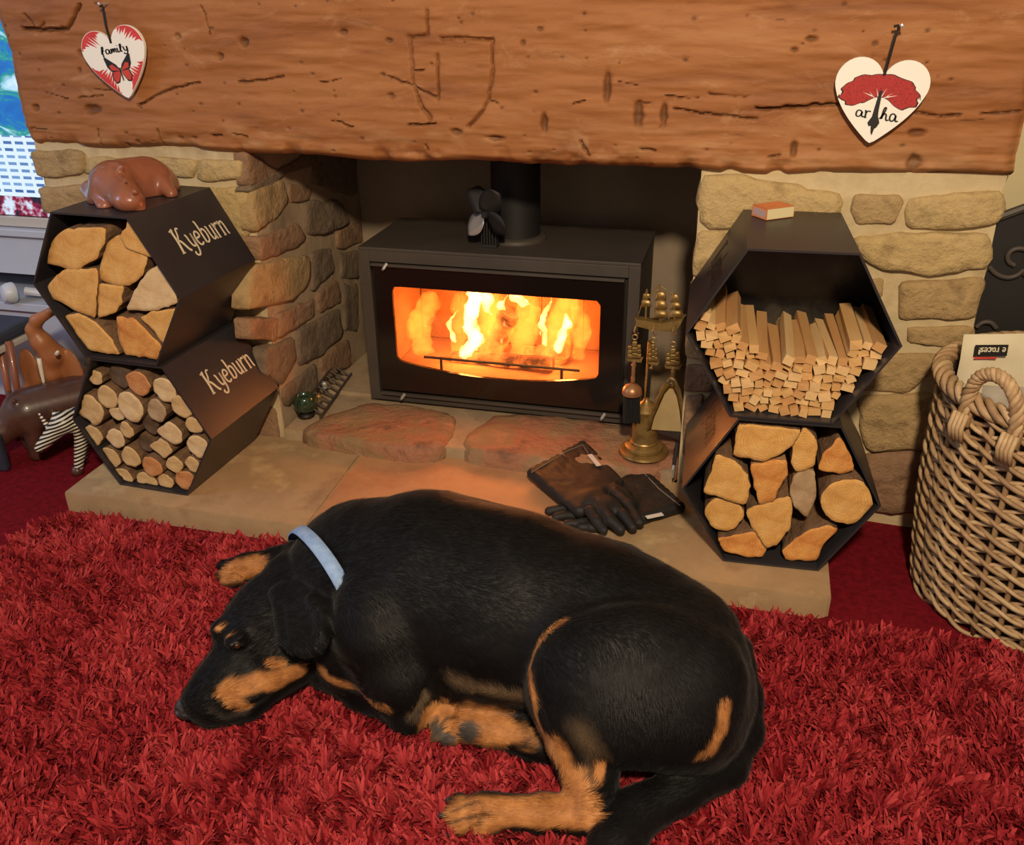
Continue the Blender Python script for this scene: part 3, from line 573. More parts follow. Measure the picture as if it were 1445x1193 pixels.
RND = [(490, 402, 42, 38, 'y', 'small yellow round log at the left end of the top row'), (592, 415, 58, 56, 'd', 'dark grey round log, second in the top row'), (712, 432, 64, 62, 'o', 'reddish-brown round log, third in the top row'), (843, 470, 60, 62, 'p', 'pale round log at the right end of the top row'),
 (460, 565, 74, 80, 'y', 'large double-lobed round log by the left corner'), (552, 505, 55, 58, 'y', 'yellow round log under the dark grey top log'), (675, 550, 70, 80, 'p', 'large pale log with a split end under the reddish-brown log'), (802, 572, 50, 60, 'g', 'greyish oval log right of the large pale split-end log'), (930, 555, 55, 55, 'y', 'pale yellow log under the right end of the top row'),
 (600, 592, 38, 36, 'p', 'little pale log half hidden below the yellow round log'), (467, 697, 55, 55, 'y', 'round log at the left edge, below the double-lobed log'), (600, 712, 52, 52, 'p', 'pale round log left of the two dark middle logs'), (657, 668, 38, 42, 'y', 'small yellow log above the left dark middle log'), (748, 665, 42, 48, 'd', 'upper of two dark brown logs in the middle'), (868, 690, 60, 62, 'p', 'pale lobed log right of the dark middle logs'), (998, 645, 45, 42, 'y', 'small log by the right panel, under the pale yellow one'),
 (725, 752, 45, 45, 'd', 'lower of two dark brown logs in the middle'), (825, 762, 50, 50, 'y', 'yellow log tucked under the pale lobed log'), (1015, 758, 57, 60, 'p', 'pale greyish log at the right corner'),
 (562, 815, 58, 56, 'y', 'round log at the left end of the second lowest row'), (677, 808, 54, 56, 'y', 'second log from the left in the second lowest row'), (785, 855, 58, 55, 'o', 'tan log in the middle of the second lowest row'), (893, 850, 48, 42, 'y', 'log with a torn end, fourth in the second lowest row'), (987, 848, 42, 45, 'y', 'small log at the right end of the second lowest row'),
 (632, 912, 53, 50, 'y', 'leftmost log of the bottom row'), (750, 940, 60, 58, 'y', 'second log of the bottom row'), (848, 935, 45, 42, 'y', 'small third log of the bottom row'), (948, 930, 58, 55, 'o', 'brown split-sided log at the right end of the bottom row')]
for i, (cx, cy, rx, ry, tn, lb) in enumerate(RND):
    tn = 'c' if tn == 'y' else tn; c = onfront(f1, Zm([(cx, cy)], (0, 420), 3.6125), .015)[0]; k = 1/3.6125/640
    th = np.linspace(0, 2*math.pi, 30, endpoint=False); P = np.c_[c[0]+rx*k*1.17*np.cos(th), c[1]+ry*k*1.17*np.sin(th)]
    if 'lobed' in lb: P[:, 0] += .006*np.cos(3*th); P[:, 1] += .005*np.sin(2*th)
    log(f1, inhex(P, .003), .005+.008*rng.random()+(.02 if tn == 'd' else 0), .22, tn, lb+' in the round-log holder', 'round logs in the lower left holder', i+40.1, 'bark', True)
BIG = [([(435, 205), (755, 240), (720, 310), (650, 360), (570, 395), (420, 370), (430, 280)], 'y', 'wide half-round log with a cracked end directly under the kindling'),
 ([(775, 235), (830, 280), (845, 340), (830, 430), (740, 455), (710, 420), (720, 320)], 'y', 'tall leaf-shaped split log in the top row, lower right holder'), ([(955, 295), (1000, 350), (1035, 450), (960, 470), (855, 450), (880, 370)], 'r', 'orange-tinted wedge log above the big round log'),
 ([(330, 365), (420, 400), (490, 470), (495, 560), (470, 615), (260, 555), (300, 470)], 'y', 'large split log against the upper left panel, lower right holder'), ([(500, 425), (590, 405), (685, 400), (690, 470), (640, 550), (625, 600), (545, 620), (525, 520)], 'r', 'knotty split log with a reddish patch in the middle of the pile'),
 ([(720, 490), (780, 445), (830, 470), (835, 600), (790, 690), (730, 640), (705, 560)], 'g', 'brownish splintered log with a pointed lower end'), None, None,
 ([(490, 655), (700, 590), (715, 640), (700, 760), (640, 830), (580, 855), (520, 750), (485, 690)], 'y', 'quarter log with curved rings beside the round log on the left'),
 ([(325, 795), (520, 760), (575, 850), (560, 885), (470, 895), (360, 860)], 'r', 'flat half-round log at the bottom left of the pile'), ([(800, 760), (900, 735), (945, 755), (870, 830), (860, 925), (680, 910), (670, 860), (740, 800)], 'r', 'crooked orange-tinted log at the bottom right of the pile')]
for i, e in enumerate(BIG):
    if e is None: continue
    log(f3, grow(onfront(f3, Zm(e[0], (920, 540), 3.6125), .012)), .008+.005*(i % 3), .24, e[1], e[2], 'big logs in the lower right holder', i+80.7, 'splitside' if i in (4, 5) else 'bark')
for j, (cx, cy, rr, lb) in enumerate([(1000, 600, 132, 'large round log on the right with a flaw in its edge'), (365, 680, 102, 'round log with a dark ring on the left of the pile')]):
    c = onfront(f3, Zm([(cx, cy)], (920, 540), 3.6125), .012)[0]; k = 1/3.6125/690; th = np.linspace(0, 2*math.pi, 34, endpoint=False)
    log(f3, inhex(np.c_[c[0]+rr*k*np.cos(th), c[1]+rr*k*np.sin(th)]), .006+.012*j, .24, 'y', lb, 'big logs in the lower right holder', 95.5+j, 'bark', True)
# ------------------------------------------------------------------ kindling
KM = [pmat('kindling_%d' % i, [S(*a), S(*b)], 14, .8, .4, 60, (1, .12, 1), bdist=.003) for i, (a, b) in enumerate([((196, 150, 92), (220, 178, 118)), ((206, 166, 110), (228, 192, 140)), ((184, 134, 80), (208, 160, 104))])]
def in_hex(a, c, marg):
    for k in range(6):
        nrm = (math.sin(k*math.pi/3), math.cos(k*math.pi/3))
        if a*nrm[0]+(c-hh/2)*nrm[1] > hh/2-marg: return False
    return True
row = 0; zc = .014; nst = 0
while zc < .215:
    half = SIDE/2+min(zc, hh-zc)/math.sqrt(3)-.012; a = -half+.004*rng.random()
    while a < half:
        wd = rng.uniform(.015, .026); ht = rng.uniform(.013, .02); ca = a+wd/2; top = .125+.05*(ca/.17)**2+(.035 if ca < -.1 else 0)+.012*math.sin(ca*60)
        if zc < top and in_hex(ca, zc, .014):
            off = .012+.016*rng.random()+.10*max(0, (zc-.1))*rng.random(); L = rng.uniform(.2, .245); an = rng.uniform(-.5, .5); yawk = rng.uniform(-.035, .035); ptc = rng.uniform(-.02, .03)*(1 if zc > .06 else .2)
            ca_, sa = math.cos(an), math.sin(an); P0 = []; P1 = []
            for (du, dv) in ((-1, -1), (1, -1), (1, 1), (-1, 1)):
                du = du*wd/2*rng.uniform(.85, 1.05); dv = dv*ht/2*rng.uniform(.85, 1.05); q = (du*ca_-dv*sa, du*sa+dv*ca_)
                P0.append(f4(ca+q[0], off+.003*rng.random(), zc+q[1])); P1.append(f4(ca+q[0]+yawk*L, min(off+L, DEP-.01), zc+q[1]+ptc*L*(1 if zc > .08 else 0)))
            m = MB(); m.prism(P0, P1); o = m.build('kindling_stick', KM[int(rng.integers(3))], None, P0[0])
            setp(o, 'thin square-cut pale kindling stick in the upper right hexagonal holder', 'kindling', 'kindling sticks in the upper right holder'); nst += 1
        a += wd+.001
    zc += .018; row += 1
print('kindling', nst)
# ------------------------------------------------------------------ wood stove
MT['iron'] = pmat('stove_iron', [S(64, 57, 51), S(76, 68, 61)], 6, .55, .12, 500, spec=.4, bdist=.0008)
MT['iron_dark'] = pmat('stove_iron_dark', [S(24, 22, 21), S(30, 27, 25)], 6, .6)
MT['black_glass'] = pmat('black_enamel_glass', [S(26, 19, 16)], 5, .16, spec=.6)
MT['chrome'] = pmat('polished_metal', [S(200, 196, 192)], 5, .25, metal=.6)
MT['brick'] = pmat('firebrick', [S(150, 108, 74), S(176, 130, 92)], 12, .95, .4, 60)
SX0, SX1, SY, SZ0, SZ1 = -1.003, -.2482, 2.2035, SZ+.001, .543
SYB = atz(918, 326, SZ1)[1]
stove = thing('wood_stove', ((SX0+SX1)/2, SY+.12, SZ0), 'wide black wood-burning stove with a lit fire behind its glass door', 'stove')
SD = max(SYB, SY+.26)
def shell(m, x0, x1, y0, y1, z0, z1, t):
    m.box((x0, y0, z0), (x0+t, y1, z1)); m.box((x1-t, y0, z0), (x1, y1, z1)); m.box((x0+t, y0, z0), (x1-t, y1, z0+t)); m.box((x0+t, y1-t, z0+t), (x1-t, y1, z1-t))
m = MB(); shell(m, SX0+.004, SX1-.004, SY+.012, SD, SZ0, SZ1-.008, .012); m.build('casing', MT['iron'], stove)
m = MB(); m.box((SX0, SY, SZ1-.009), (SX1, SD+.004, SZ1), .002); m.build('top_plate', MT['iron'], stove)
fb = .030
m = MB(); m.box((SX0, SY, SZ0), (SX0+fb, SY+.014, SZ1-.009), .0015); m.box((SX1-fb, SY, SZ0), (SX1, SY+.014, SZ1-.009), .0015); m.box((SX0+fb, SY, SZ1-.009-fb), (SX1-fb, SY+.014, SZ1-.009), .0015); m.box((SX0+fb, SY, SZ0), (SX1-fb, SY+.014, SZ0+.022), .0015)
m.build('front_frame', MT['iron'], stove)
# door: black enamelled glass with a clear window, pane behind
dp = lambda x, y: aty(x, y, SY-.004)[[0, 2]]
dx0, dx1 = SX0+fb+.012, SX1-fb-.008; dz0, dz1 = SZ0+.036, SZ1-.009-fb-.008
door = MB(); n = 72; wx0, wx1 = dp(557, 460)[0], dp(846, 480)[0]; wz1 = (dp(560, 404)[1]+dp(844, 425)[1])/2; wz0 = dp(700, 535)[1]; wzc = (dp(570, 522)[1]+dp(838, 548)[1])/2
ins = []
def rr(x0, x1, z0, z1, r, k=6):
    out = []
    for cx, cz, a0 in ((x1-r, z1-r, 0), (x0+r, z1-r, 90), (x0+r, z0+r, 180), (x1-r, z0+r, 270)):
        for j in range(k+1): a = math.radians(a0+90*j/k); out.append((cx+r*math.cos(a), cz+r*math.sin(a)))
    return out
P = rr(wx0, wx1, wz0, wz1, .012); P = resample(P, 96); cxm = (wx0+wx1)/2
P[:, 1] = np.where(P[:, 1] < (wz0+wz1)/2, P[:, 1]+(.030*((P[:, 0]-cxm)/(wx1-cxm))**2)*np.clip(((wz0+wz1)/2-P[:, 1])/((wz1-wz0)/2), 0, 1), P[:, 1])
cz = (dz0+dz1)/2; cxd = (dx0+dx1)/2; O = []
for q in P:
    d = q-np.array([cxm, (wz0+wz1)/2]); s = min(((dx1 if d[0] > 0 else dx0)-cxm)/d[0] if abs(d[0]) > 1e-6 else 9, ((dz1 if d[1] > 0 else dz0)-(wz0+wz1)/2)/d[1] if abs(d[1]) > 1e-6 else 9); O.append(np.array([cxm, (wz0+wz1)/2])+d*s)
for c in [(dx0, dz0), (dx1, dz0), (dx0, dz1), (dx1, dz1)]:
    k = min(range(len(O)), key=lambda i: np.linalg.norm(O[i]-c)); O[k] = np.array(c)
n = len(P); V = [(a, SY-.006, b) for a, b in O]+[(a, SY-.006, b) for a, b in P]+[(a, SY+.004, b) for a, b in O]+[(a, SY+.004, b) for a, b in P]; F = []
for i in range(n):
    j = (i+1) % n; F += [(i, n+i, n+j, j), (2*n+i, 2*n+j, 3*n+j, 3*n+i), (i, j, 2*n+j, 2*n+i), (n+i, 3*n+i, 3*n+j, n+j)]
dr = obj('door', V, F, MT['black_glass'], stove)
def glass_mat():
    m, nt, p = base_mat('stove_glass'); tr = nt.nodes.new('ShaderNodeBsdfTransparent'); tr.inputs[0].default_value = (1, .93, .86, 1); gl = nt.nodes.new('ShaderNodeBsdfGlossy'); gl.inputs['Roughness'].default_value = .06
    mx = nt.nodes.new('ShaderNodeMixShader'); mx.inputs[0].default_value = .05; nt.links.new(tr.outputs[0], mx.inputs[1]); nt.links.new(gl.outputs[0], mx.inputs[2]); nt.links.new(mx.outputs[0], nt.nodes['Material Output'].inputs[0]); return m
MT['glass'] = glass_mat()
m = MB(); m.box((wx0-.015, SY+.005, wz0-.01), (wx1+.015, SY+.008, wz1+.015)); m.build('glass_pane', MT['glass'], dr)
m = MB(); m.box((dx0-.004, SY-.014, dz1), (dx1, SY-.002, dz1+.007), .001); m.build('top_rail', MT['iron'], dr)
m = MB(); m.box((dx0, SY-.014, dz0-.014), (dx1+.004, SY-.002, dz0-.006), .001); m.build('bottom_rail', MT['iron'], dr)
for (x, z) in ((dx0+.04, dz1+.003), (dx0+.065, dz0-.011), (dx1-.04, dz0-.011)):
    m = MB(); m.tube([(x-.004, SY-.022, z-.006), (x+.004, SY-.014, z+.007)], .0045, 8); m.tube([(x-.005, SY-.026, z-.008), (x-.003, SY-.02, z-.005)], .003, 8); m.build('hinge_pin', MT['chrome'], dr)
# dark gap behind door edge, firebox
m = MB(); m.box((SX0+fb, SY+.016, SZ0+.022), (wx0-.012, SY+.02, SZ1-.04)); m.box((wx1+.012, SY+.016, SZ0+.022), (SX1-fb, SY+.02, SZ1-.04)); m.box((wx0-.012, SY+.016, wz1+.012), (wx1+.012, SY+.02, SZ1-.04)); m.box((wx0-.012, SY+.016, SZ0+.022), (wx1+.012, SY+.02, wz0-.01)); m.build('inner_frame', MT['iron_dark'], stove)
fx0, fx1, fy1, fz0, fz1 = wx0-.03, wx1+.03, SD-.03, wz0-.012, wz1+.03
m = MB(); m.box((fx0, SY+.02, fz0-.01), (fx1, fy1, fz0)); m.build('firebox_floor', MT['brick'], stove)
nb = 5; bw = (fx1-fx0)/nb
for i in range(nb):
    m = MB(); m.box((fx0+i*bw+.0003, fy1, fz0), (fx0+(i+1)*bw-.0003, fy1+.015, fz1), .002); m.build('firebrick', MT['brick'], stove)
for x in (fx0-.014, fx1):
    m = MB(); m.box((x, SY+.02, fz0), (x+.014, fy1, fz1), .002); m.build('firebrick', MT['brick'], stove)
m = MB(); m.box((fx0, SY+.02, fz1), (fx1, fy1, fz1+.01)); m.build('baffle', MT['brick'], stove)
m = MB(); gzr = fz0+.035; m.tube([(wx0+.06, SY+.05, gzr), (wx1-.06, SY+.05, gzr)], .004, 8); [m.tube([(x, SY+.05, fz0), (x, SY+.05, gzr+.004)], .004, 8) for x in (wx0+.11, wx1-.11)]; m.build('log_guard', MT['iron_dark'], stove)
# flue
flx, fly = aty(728, 300, SY+.17)[0], SY+.17
m = MB(); m.lathe([(.066, 0), (.066, .45)], (flx, fly, SZ1), 36); m.build('flue_pipe', MT['iron_dark'], stove, smooth=True, auto=40)
m = MB(); m.lathe([(.066, .0), (.084, .0), (.084, .006), (.079, .012), (.068, .014)], (flx, fly, SZ1), 40); m.build('flue_collar', MT['iron'], stove, smooth=True, auto=40)
# fire
def fire_vol(name, col, st):
    m = bpy.data.materials.new(name); m.use_nodes = True; nt = m.node_tree; nt.nodes.remove(nt.nodes['Principled BSDF']); e = nt.nodes.new('ShaderNodeEmission'); e.inputs[0].default_value = col; e.inputs[1].default_value = st
    nt.links.new(e.outputs[0], nt.nodes['Material Output'].inputs['Volume']); return m
MT['flame'] = fire_vol('flame_core', (1, .52, .15, 1), 240); MT['flame_out'] = fire_vol('flame_outer', (1, .25, .03, 1), 30)
def char_mat():
    m, nt, p = base_mat('glowing_char'); nz = nodes_noise(nt, 22, 6); r = ramp(nt, [(.40, (0, 0, 0, 1)), (.62, (1, .22, .03, 1)), (.8, (1, .5, .12, 1))], nz.outputs['Fac'])
    p.inputs['Base Color'].default_value = S(90, 58, 40); p.inputs['Roughness'].default_value = .95; nt.links.new(r.outputs[0], p.inputs['Emission Color']); p.inputs['Emission Strength'].default_value = 1.6; return m
MT['char'] = char_mat()
FY = SY+.11
fire = thing('fire', (cxm, FY, fz0+.001), 'bright orange and yellow flames burning behind the stove glass', 'fire')
fp = lambda x, y, dy=0: aty(x, y, FY+dy)
def flame(pts, mat, dy=0):
    C = [(fp(x, y, dy), r) for x, y, r in pts]; pr = [cap(a, b, ra, rb, .012) for (a, ra), (b, rb) in zip(C[:-1], C[1:])]
    V, Q = blob(pr, .005); N = .5*fbm(V*45, 3); V[:, 0] += .016*N; V[:, 1] += .010*fbm(V*45+7, 2); V[:, 2] += .008*fbm(V*60+3, 2); V = np.clip(V, (fx0+.004, SY+.03, fz0+.001), (fx1-.004, fy1-.004, fz1-.002)); big('flame', V, Q, mat, fire)
flame([(655, 500, .016), (672, 480, .02), (662, 455, .017), (668, 430, .020), (665, 412, .016)], MT['flame'])
flame([(640, 478, .008), (634, 462, .007), (645, 440, .004)], MT['flame'])
flame([(690, 440, .010), (684, 420, .014), (672, 408, .01)], MT['flame'])
flame([(788, 492, .014), (793, 470, .010), (800, 455, .012), (796, 445, .006)], MT['flame'])
flame([(740, 430, .012), (728, 418, .013), (716, 408, .008)], MT['flame'], .03)
flame([(760, 470, .010), (748, 452, .008), (752, 430, .005), (760, 412, .004)], MT['flame_out'], .02)
flame([(705, 478, .008), (716, 455, .009), (708, 430, .007), (716, 414, .004)], MT['flame'], .04)
flame([(770, 486, .007), (764, 462, .008), (772, 436, .006), (778, 418, .003)], MT['flame'], .03)
flame([(815, 500, .02), (822, 465, .024), (815, 432, .02)], MT['flame_out'], .04)
flame([(645, 500, .02), (652, 460, .03), (648, 425, .024)], MT['flame_out'], .05)
flame([(600, 500, .03), (590, 460, .035), (605, 425, .03)], MT['flame_out'], .05)
flame([(690, 500, .035), (700, 460, .05), (690, 425, .04)], MT['flame_out'], .05)
flame([(780, 500, .04), (790, 460, .04), (800, 425, .035)], MT['flame_out'], .05)
flame([(735, 505, .03), (740, 470, .04), (745, 430, .03)], MT['flame_out'], .06)
for j, (a, b, r, lb) in enumerate([(fp(640, 505, .02), fp(780, 512, .0), .020, 'glowing charred log lying across the front of the fire'), (fp(690, 500, .07), fp(720, 440, .05), .03, 'charred log propped upright at the back of the fire'), (fp(745, 500, .08), fp(800, 495, .05), .024, 'short charred log at the right of the fire')]):
    m = MB(); N = 7; m.tube([a+(b-a)*k/N for k in range(N+1)], [r*(1+.12*math.sin(k*2.1+j)) for k in range(N+1)], 12); o = m.build('burning_log', MT['char'], None, a, True, 50); setp(o, lb, 'log', 'burning logs in the stove')
for (x, y, p) in ((665, 470, 2.0), (790, 480, 1.6), (735, 440, 1.6)):
    l = bpy.data.lights.new('fire_light', 'POINT'); l.energy = p*1.35; l.color = (1, .33, .07); l.shadow_soft_size = .03; o = bpy.data.objects.new('fire_light', l); COL.objects.link(o); o.location = tuple(fp(x, y, .02))

# ------------------------------------------------------------------ stove-top fan
fc = aty(697, 345, SY+.075); fc[2] = SZ1; fan = thing('stove_fan', fc, 'small black heat-powered fan with one shiny blade on the stove top', 'fan')
m = MB(); m.box(fc+[-.03, -.018, 0.0005], fc+[.012, .018, .008], .001); [m.box(fc+[-.03+.0075*k, -.016, .008], fc+[-.027+.0075*k, .016, .075]) for k in range(6)]; m.box(fc+[-.03, -.004, .008], fc+[.012, .004, .1]); m.build('fan_body', MT['iron_dark'], fan)
hub = aty(685, 303, SY+.035); m = MB(); m.lathe([(.011, -.012), (.012, 0), (.008, .008)], hub, 16, axis=(-.3, -1, .1)); m.tube([hub, hub+[.01, .06, -.01]], .006); m.build('hub', MT['iron_dark'], fan, smooth=True, auto=40)
axn = np.array([-.35, -.93, .1]); axn /= np.linalg.norm(axn); e1 = np.cross(axn, (0, 0, 1)); e1 /= np.linalg.norm(e1); e2 = np.cross(axn, e1)
for k, ang in enumerate((222, 118, 62, 332)):
    a = math.radians(ang); d = math.cos(a)*(-e1)+math.sin(a)*np.array([0, 0, 1]); s = np.cross(axn, d); V = []; F = []; nn = 9
    for i in range(nn):
        t = i/(nn-1); wdt = .021*math.sin(math.pi*min(1, t*.78+.14))**.7+.002
        for q in (-1, -.4, .4, 1): V.append(hub+d*(.008+.066*t)+s*q*wdt*1.25+axn*(.012*q*(1-.3*t)+.004*t))
    for i in range(nn-1):
        for j in range(3): F.append((i*4+j, i*4+j+1, i*4+j+5, i*4+j+4))
    o = obj('fan_blade', V, F, MT['chrome'] if k == 0 else MT['iron_dark'], fan, smooth=True); sm = o.modifiers.new('thickness', 'SOLIDIFY'); sm.thickness = .001
    if k == 0: o['label'] = 'shiny blade catching the light'

# ------------------------------------------------------------------ brass companion set
MT['brass'] = pmat('old_brass', [S(104, 80, 44), S(160, 130, 76), S(134, 104, 58)], 24, .42, .15, 120, metal=.55, bdist=.001)
MT['brass_pink'] = pmat('copper_brass', [S(160, 110, 74), S(190, 140, 96)], 24, .36, metal=.5)
MT['bristle'] = pmat('bristles', [S(14, 13, 13), S(30, 28, 27)], 120, .9, .6, 200, (1, 1, .05))
bc = atz(908, 640, SZ); bc[2] = SZ+.004; YC = bc[1]
cs = thing('companion_stand', bc, 'old brass fire tool stand with a sailing ship on top beside the stove', 'tool stand')
m = MB(); m.lathe([(.0, 0), (.060, 0), (.063, .003), (.061, .008), (.055, .011), (.047, .012), (.049, .015), (.048, .022), (.043, .026), (.034, .028), (.035, .033), (.033, .036)], bc, 40); m.build('base', MT['brass'], cs, smooth=True, auto=28)
m = MB(); m.lathe([(.032, .036), (.031, .115), (.033, .118), (.033, .122), (.024, .132), (.010, .142), (.006, .15), (.006, .30)], bc, 24); m.build('column', MT['brass'], cs, smooth=True, auto=28)
cp = lambda x, y, d=0: aty(x, y, YC+d)
m = MB(); Ph = [cp(897, 447), (cp(905, 455)), cp(925, 457), cp(951, 462), cp(962, 452), cp(968, 447), cp(940, 453), cp(912, 449)]; cH = cp(930, 458)
hullp = [cp(*q) for q in [(897, 446), (902, 449), (935, 454), (965, 448), (958, 460), (950, 466), (920, 463), (900, 458)]]; m.prism([p+[0, -.014, 0] for p in hullp], [p+[0, .014, 0] for p in hullp]); m.build('ship_hull', MT['brass'], cs)
for (x0, y0, x1, y1) in ((911, 450, 913, 408), (932, 453, 931, 402), (952, 450, 951, 414)):
    m = MB(); m.tube([cp(x0, y0), cp(x1, y1)], .0025, 6); m.build('mast', MT['brass'], cs)
m = MB(); [m.tube([cp(*a), cp(*b)], .0011, 5) for a, b in (((931, 403), (951, 416)), ((931, 403), (912, 422)), ((913, 409), (900, 447)), ((951, 416), (966, 448)), ((912, 420), (931, 408)))]; m.tube([cp(962, 450), cp(968, 444)], .0014, 5); m.build('rigging', MT['brass'], cs)
for (xa, xb, ya, yb, bul) in ((924, 940, 412, 424, .012), (923, 941, 424, 437, .016), (921, 942, 438, 450, .018), (903, 919, 424, 434, .010), (906, 918, 415, 422, .006), (946, 958, 416, 426, .008), (945, 961, 427, 437, .012), (944, 963, 438, 449, .014)):
    V = []; F = []; N = 7
    for i in range(N):
        for j in range(N):
            u, v = i/(N-1), j/(N-1); inset = .12*(1-v); q = cp(xa+(xb-xa)*(inset+u*(1-2*inset)), ya+(yb-ya)*v-1.5*math.sin(math.pi*u)*(1-v)); V.append(q+[bul*.2*math.sin(math.pi*v), -.45*bul*math.sin(math.pi*v)*math.sin(math.pi*(.15+.7*u)), 0])
    for i in range(N-1):
        for j in range(N-1): F.append((i*N+j, i*N+j+1, (i+1)*N+j+1, (i+1)*N+j))
    o = obj('sail', V, F, MT['brass'], cs, smooth=True); sm = o.modifiers.new('thickness', 'SOLIDIFY'); sm.thickness = .002
hooks = [(896, 470, 'l'), (922, 472, 'm'), (950, 478, 'r')]
for (x, y, _) in hooks:
    d = -.022; m = MB(); m.tube([cp(x+3, 455, -.006), cp(x+1, 462, d*.8), cp(x-1, 468, d), cp(x+2, 474, d), cp(x+5, 470, d)], .0018, 6); m.build('hook', MT['brass'], cs)
def small_ship(t, x, y, d, w):
    """cast handle end: ring, three-masted ship"""
    m = MB(); c = cp(x, y+5, d); m.tube([c+[.0062*math.cos(a), 0, .0062*math.sin(a)] for a in np.linspace(0, 2*math.pi, 15)], .0016, 6, False); m.build('ring', MT['brass'], t); m = MB()
    hp = [cp(x+a*w, y+b, d) for a, b in ((-18, 34), (-15, 38), (14, 40), (18, 33), (10, 36), (-10, 35))]; m.prism([p+[0, -.005, 0] for p in hp], [p+[0, .005, 0] for p in hp]); m.build('ship_handle', MT['brass'], t)
    for dx, top, wd in ((-10, 16, 7), (0, 10, 9), (9, 15, 7)):
        for k in range(3):
            m = MB(); y0 = y+top+k*(34-top)/3; y1 = y0+(34-top)/3.2; a = cp(x+(dx-wd/2-k*.6)*w, y0, d); b = cp(x+(dx+wd/2+k*.6)*w, y1, d); m.box((a[0], a[1]-.0065, b[2]), (b[0], a[1]+.003, a[2]), .0016); m.build('sail', MT['brass'], t)
def tool_top(name, x, y, d, label, cat, w=1., rod=None):
    t = thing(name, cp(x, y, d), label, cat, 'brass fire tools'); small_ship(t, x, y, d, w*.66)
    m = MB(); a = cp(x+rod[0], y+36, d); b = cp(x+rod[1], rod[2], d); N = 12; prof = [.0045, .006, .004, .0065, .0045, .0045, .0045, .0045, .0045, .0045, .006, .005, .006]; m.tube([a+(b-a)*k/N for k in range(N+1)], prof, 10); m.build('rod', MT['brass_pink'] if cat == 'brush' else MT['brass'], t, smooth=True); return t
tb = tool_top('hearth_brush', 896, 471, -.03, 'brass hearth brush with black bristles hanging left on the stand', 'brush', 1., (-1, -3, 540))
c = cp(892, 553, -.03); m = MB(); m.lathe([(.024, -.006), (.0245, -.002), (.023, .008), (.016, .017), (.006, .021), (.004, .023)], c, 24); m.build('ferrule', MT['brass_pink'], tb, smooth=True, auto=60)
m = MB(); c2 = cp(891, 595, -.03); [m.tube([c+[.017*math.cos(a)*r, .012*math.sin(a)*r, -.004], c2+[.02*math.cos(a)*r, .014*math.sin(a)*r, rng.uniform(-.004, .004)]], .0022, 4) for r in (.35, .7, 1.) for a in np.linspace(0, 6.283, 22)]; m.build('bristles', MT['bristle'], tb)
tp = tool_top('fire_poker', 922, 475, -.012, 'dark-shafted fire poker hanging at the back of the brass stand', 'poker', .7, (0, -4, 520)); m = MB(); m.tube([cp(918, 512, -.012), cp(914, 560, -.008)], .005, 6); m.build('shaft', MT['iron_dark'], tp)
ts = tool_top('hearth_shovel', 950, 481, -.035, 'brass hearth shovel hanging on the right of the stand', 'shovel', 1.05, (0, -1, 545))
# shovel pan: back plate, raised rim
pl = [(914, 607), (917, 590), (926, 563), (936, 543), (945, 533), (953, 535), (960, 550), (965, 575), (966, 605), (965, 612)]
d = -.045; Vp = [cp(x, y, d) for x, y in pl]; inn = [cp(x, y, d+.014) for x, y in [(919, 606), (923, 590), (931, 572), (938, 556), (945, 548), (950, 549), (955, 560), (959, 580), (961, 600), (961, 609)]]
n = len(Vp); m = MB(); m.add(inn, [tuple(range(n))]); pan = obj('pan', m.V, m.F, pmat('pan_brass', [S(176, 150, 104), S(196, 170, 120)], 12, .45, metal=.2), ts); pan.modifiers.new('t', 'SOLIDIFY').thickness = .0015
m = MB(); m.add(Vp+inn, [(i, n+i, n+i+1, i+1) for i in range(n-1)]); o = m.build('pan_rim', MT['brass'], ts, smooth=True); o.modifiers.new('t', 'SOLIDIFY').thickness = .0015
m = MB(); [m.lathe([(.002, 0), (.0015, .002)], cp(x, y, d-.001), 8, axis=(0, -1, 0)) for x, y in ((942, 538), (947, 541), (951, 537))]; m.build('rivet', MT['chrome'], ts)
# a dark iron tool leaning low by the pier
p0, p1 = cp(956, 625, -.01), atz(948, 676, HZ+.006); t = thing('ash_tool', atz(948, 676, HZ), 'slim dark iron tool leaning low beside the right log holder', 'fire tool', 'iron tools')
m = MB(); m.tube([p1, p0], .005, 8); m.build('shaft', MT['iron_dark'], t); m = MB(); m.tube([p1+(p0-p1)*.05+[0, -.004, 0], p1+(p0-p1)*.4+[0, -.004, 0]], .0042, 8); m.build('shaft_glint', MT['chrome'], t)  # pale tube along the shaft front stands in for its white reflection

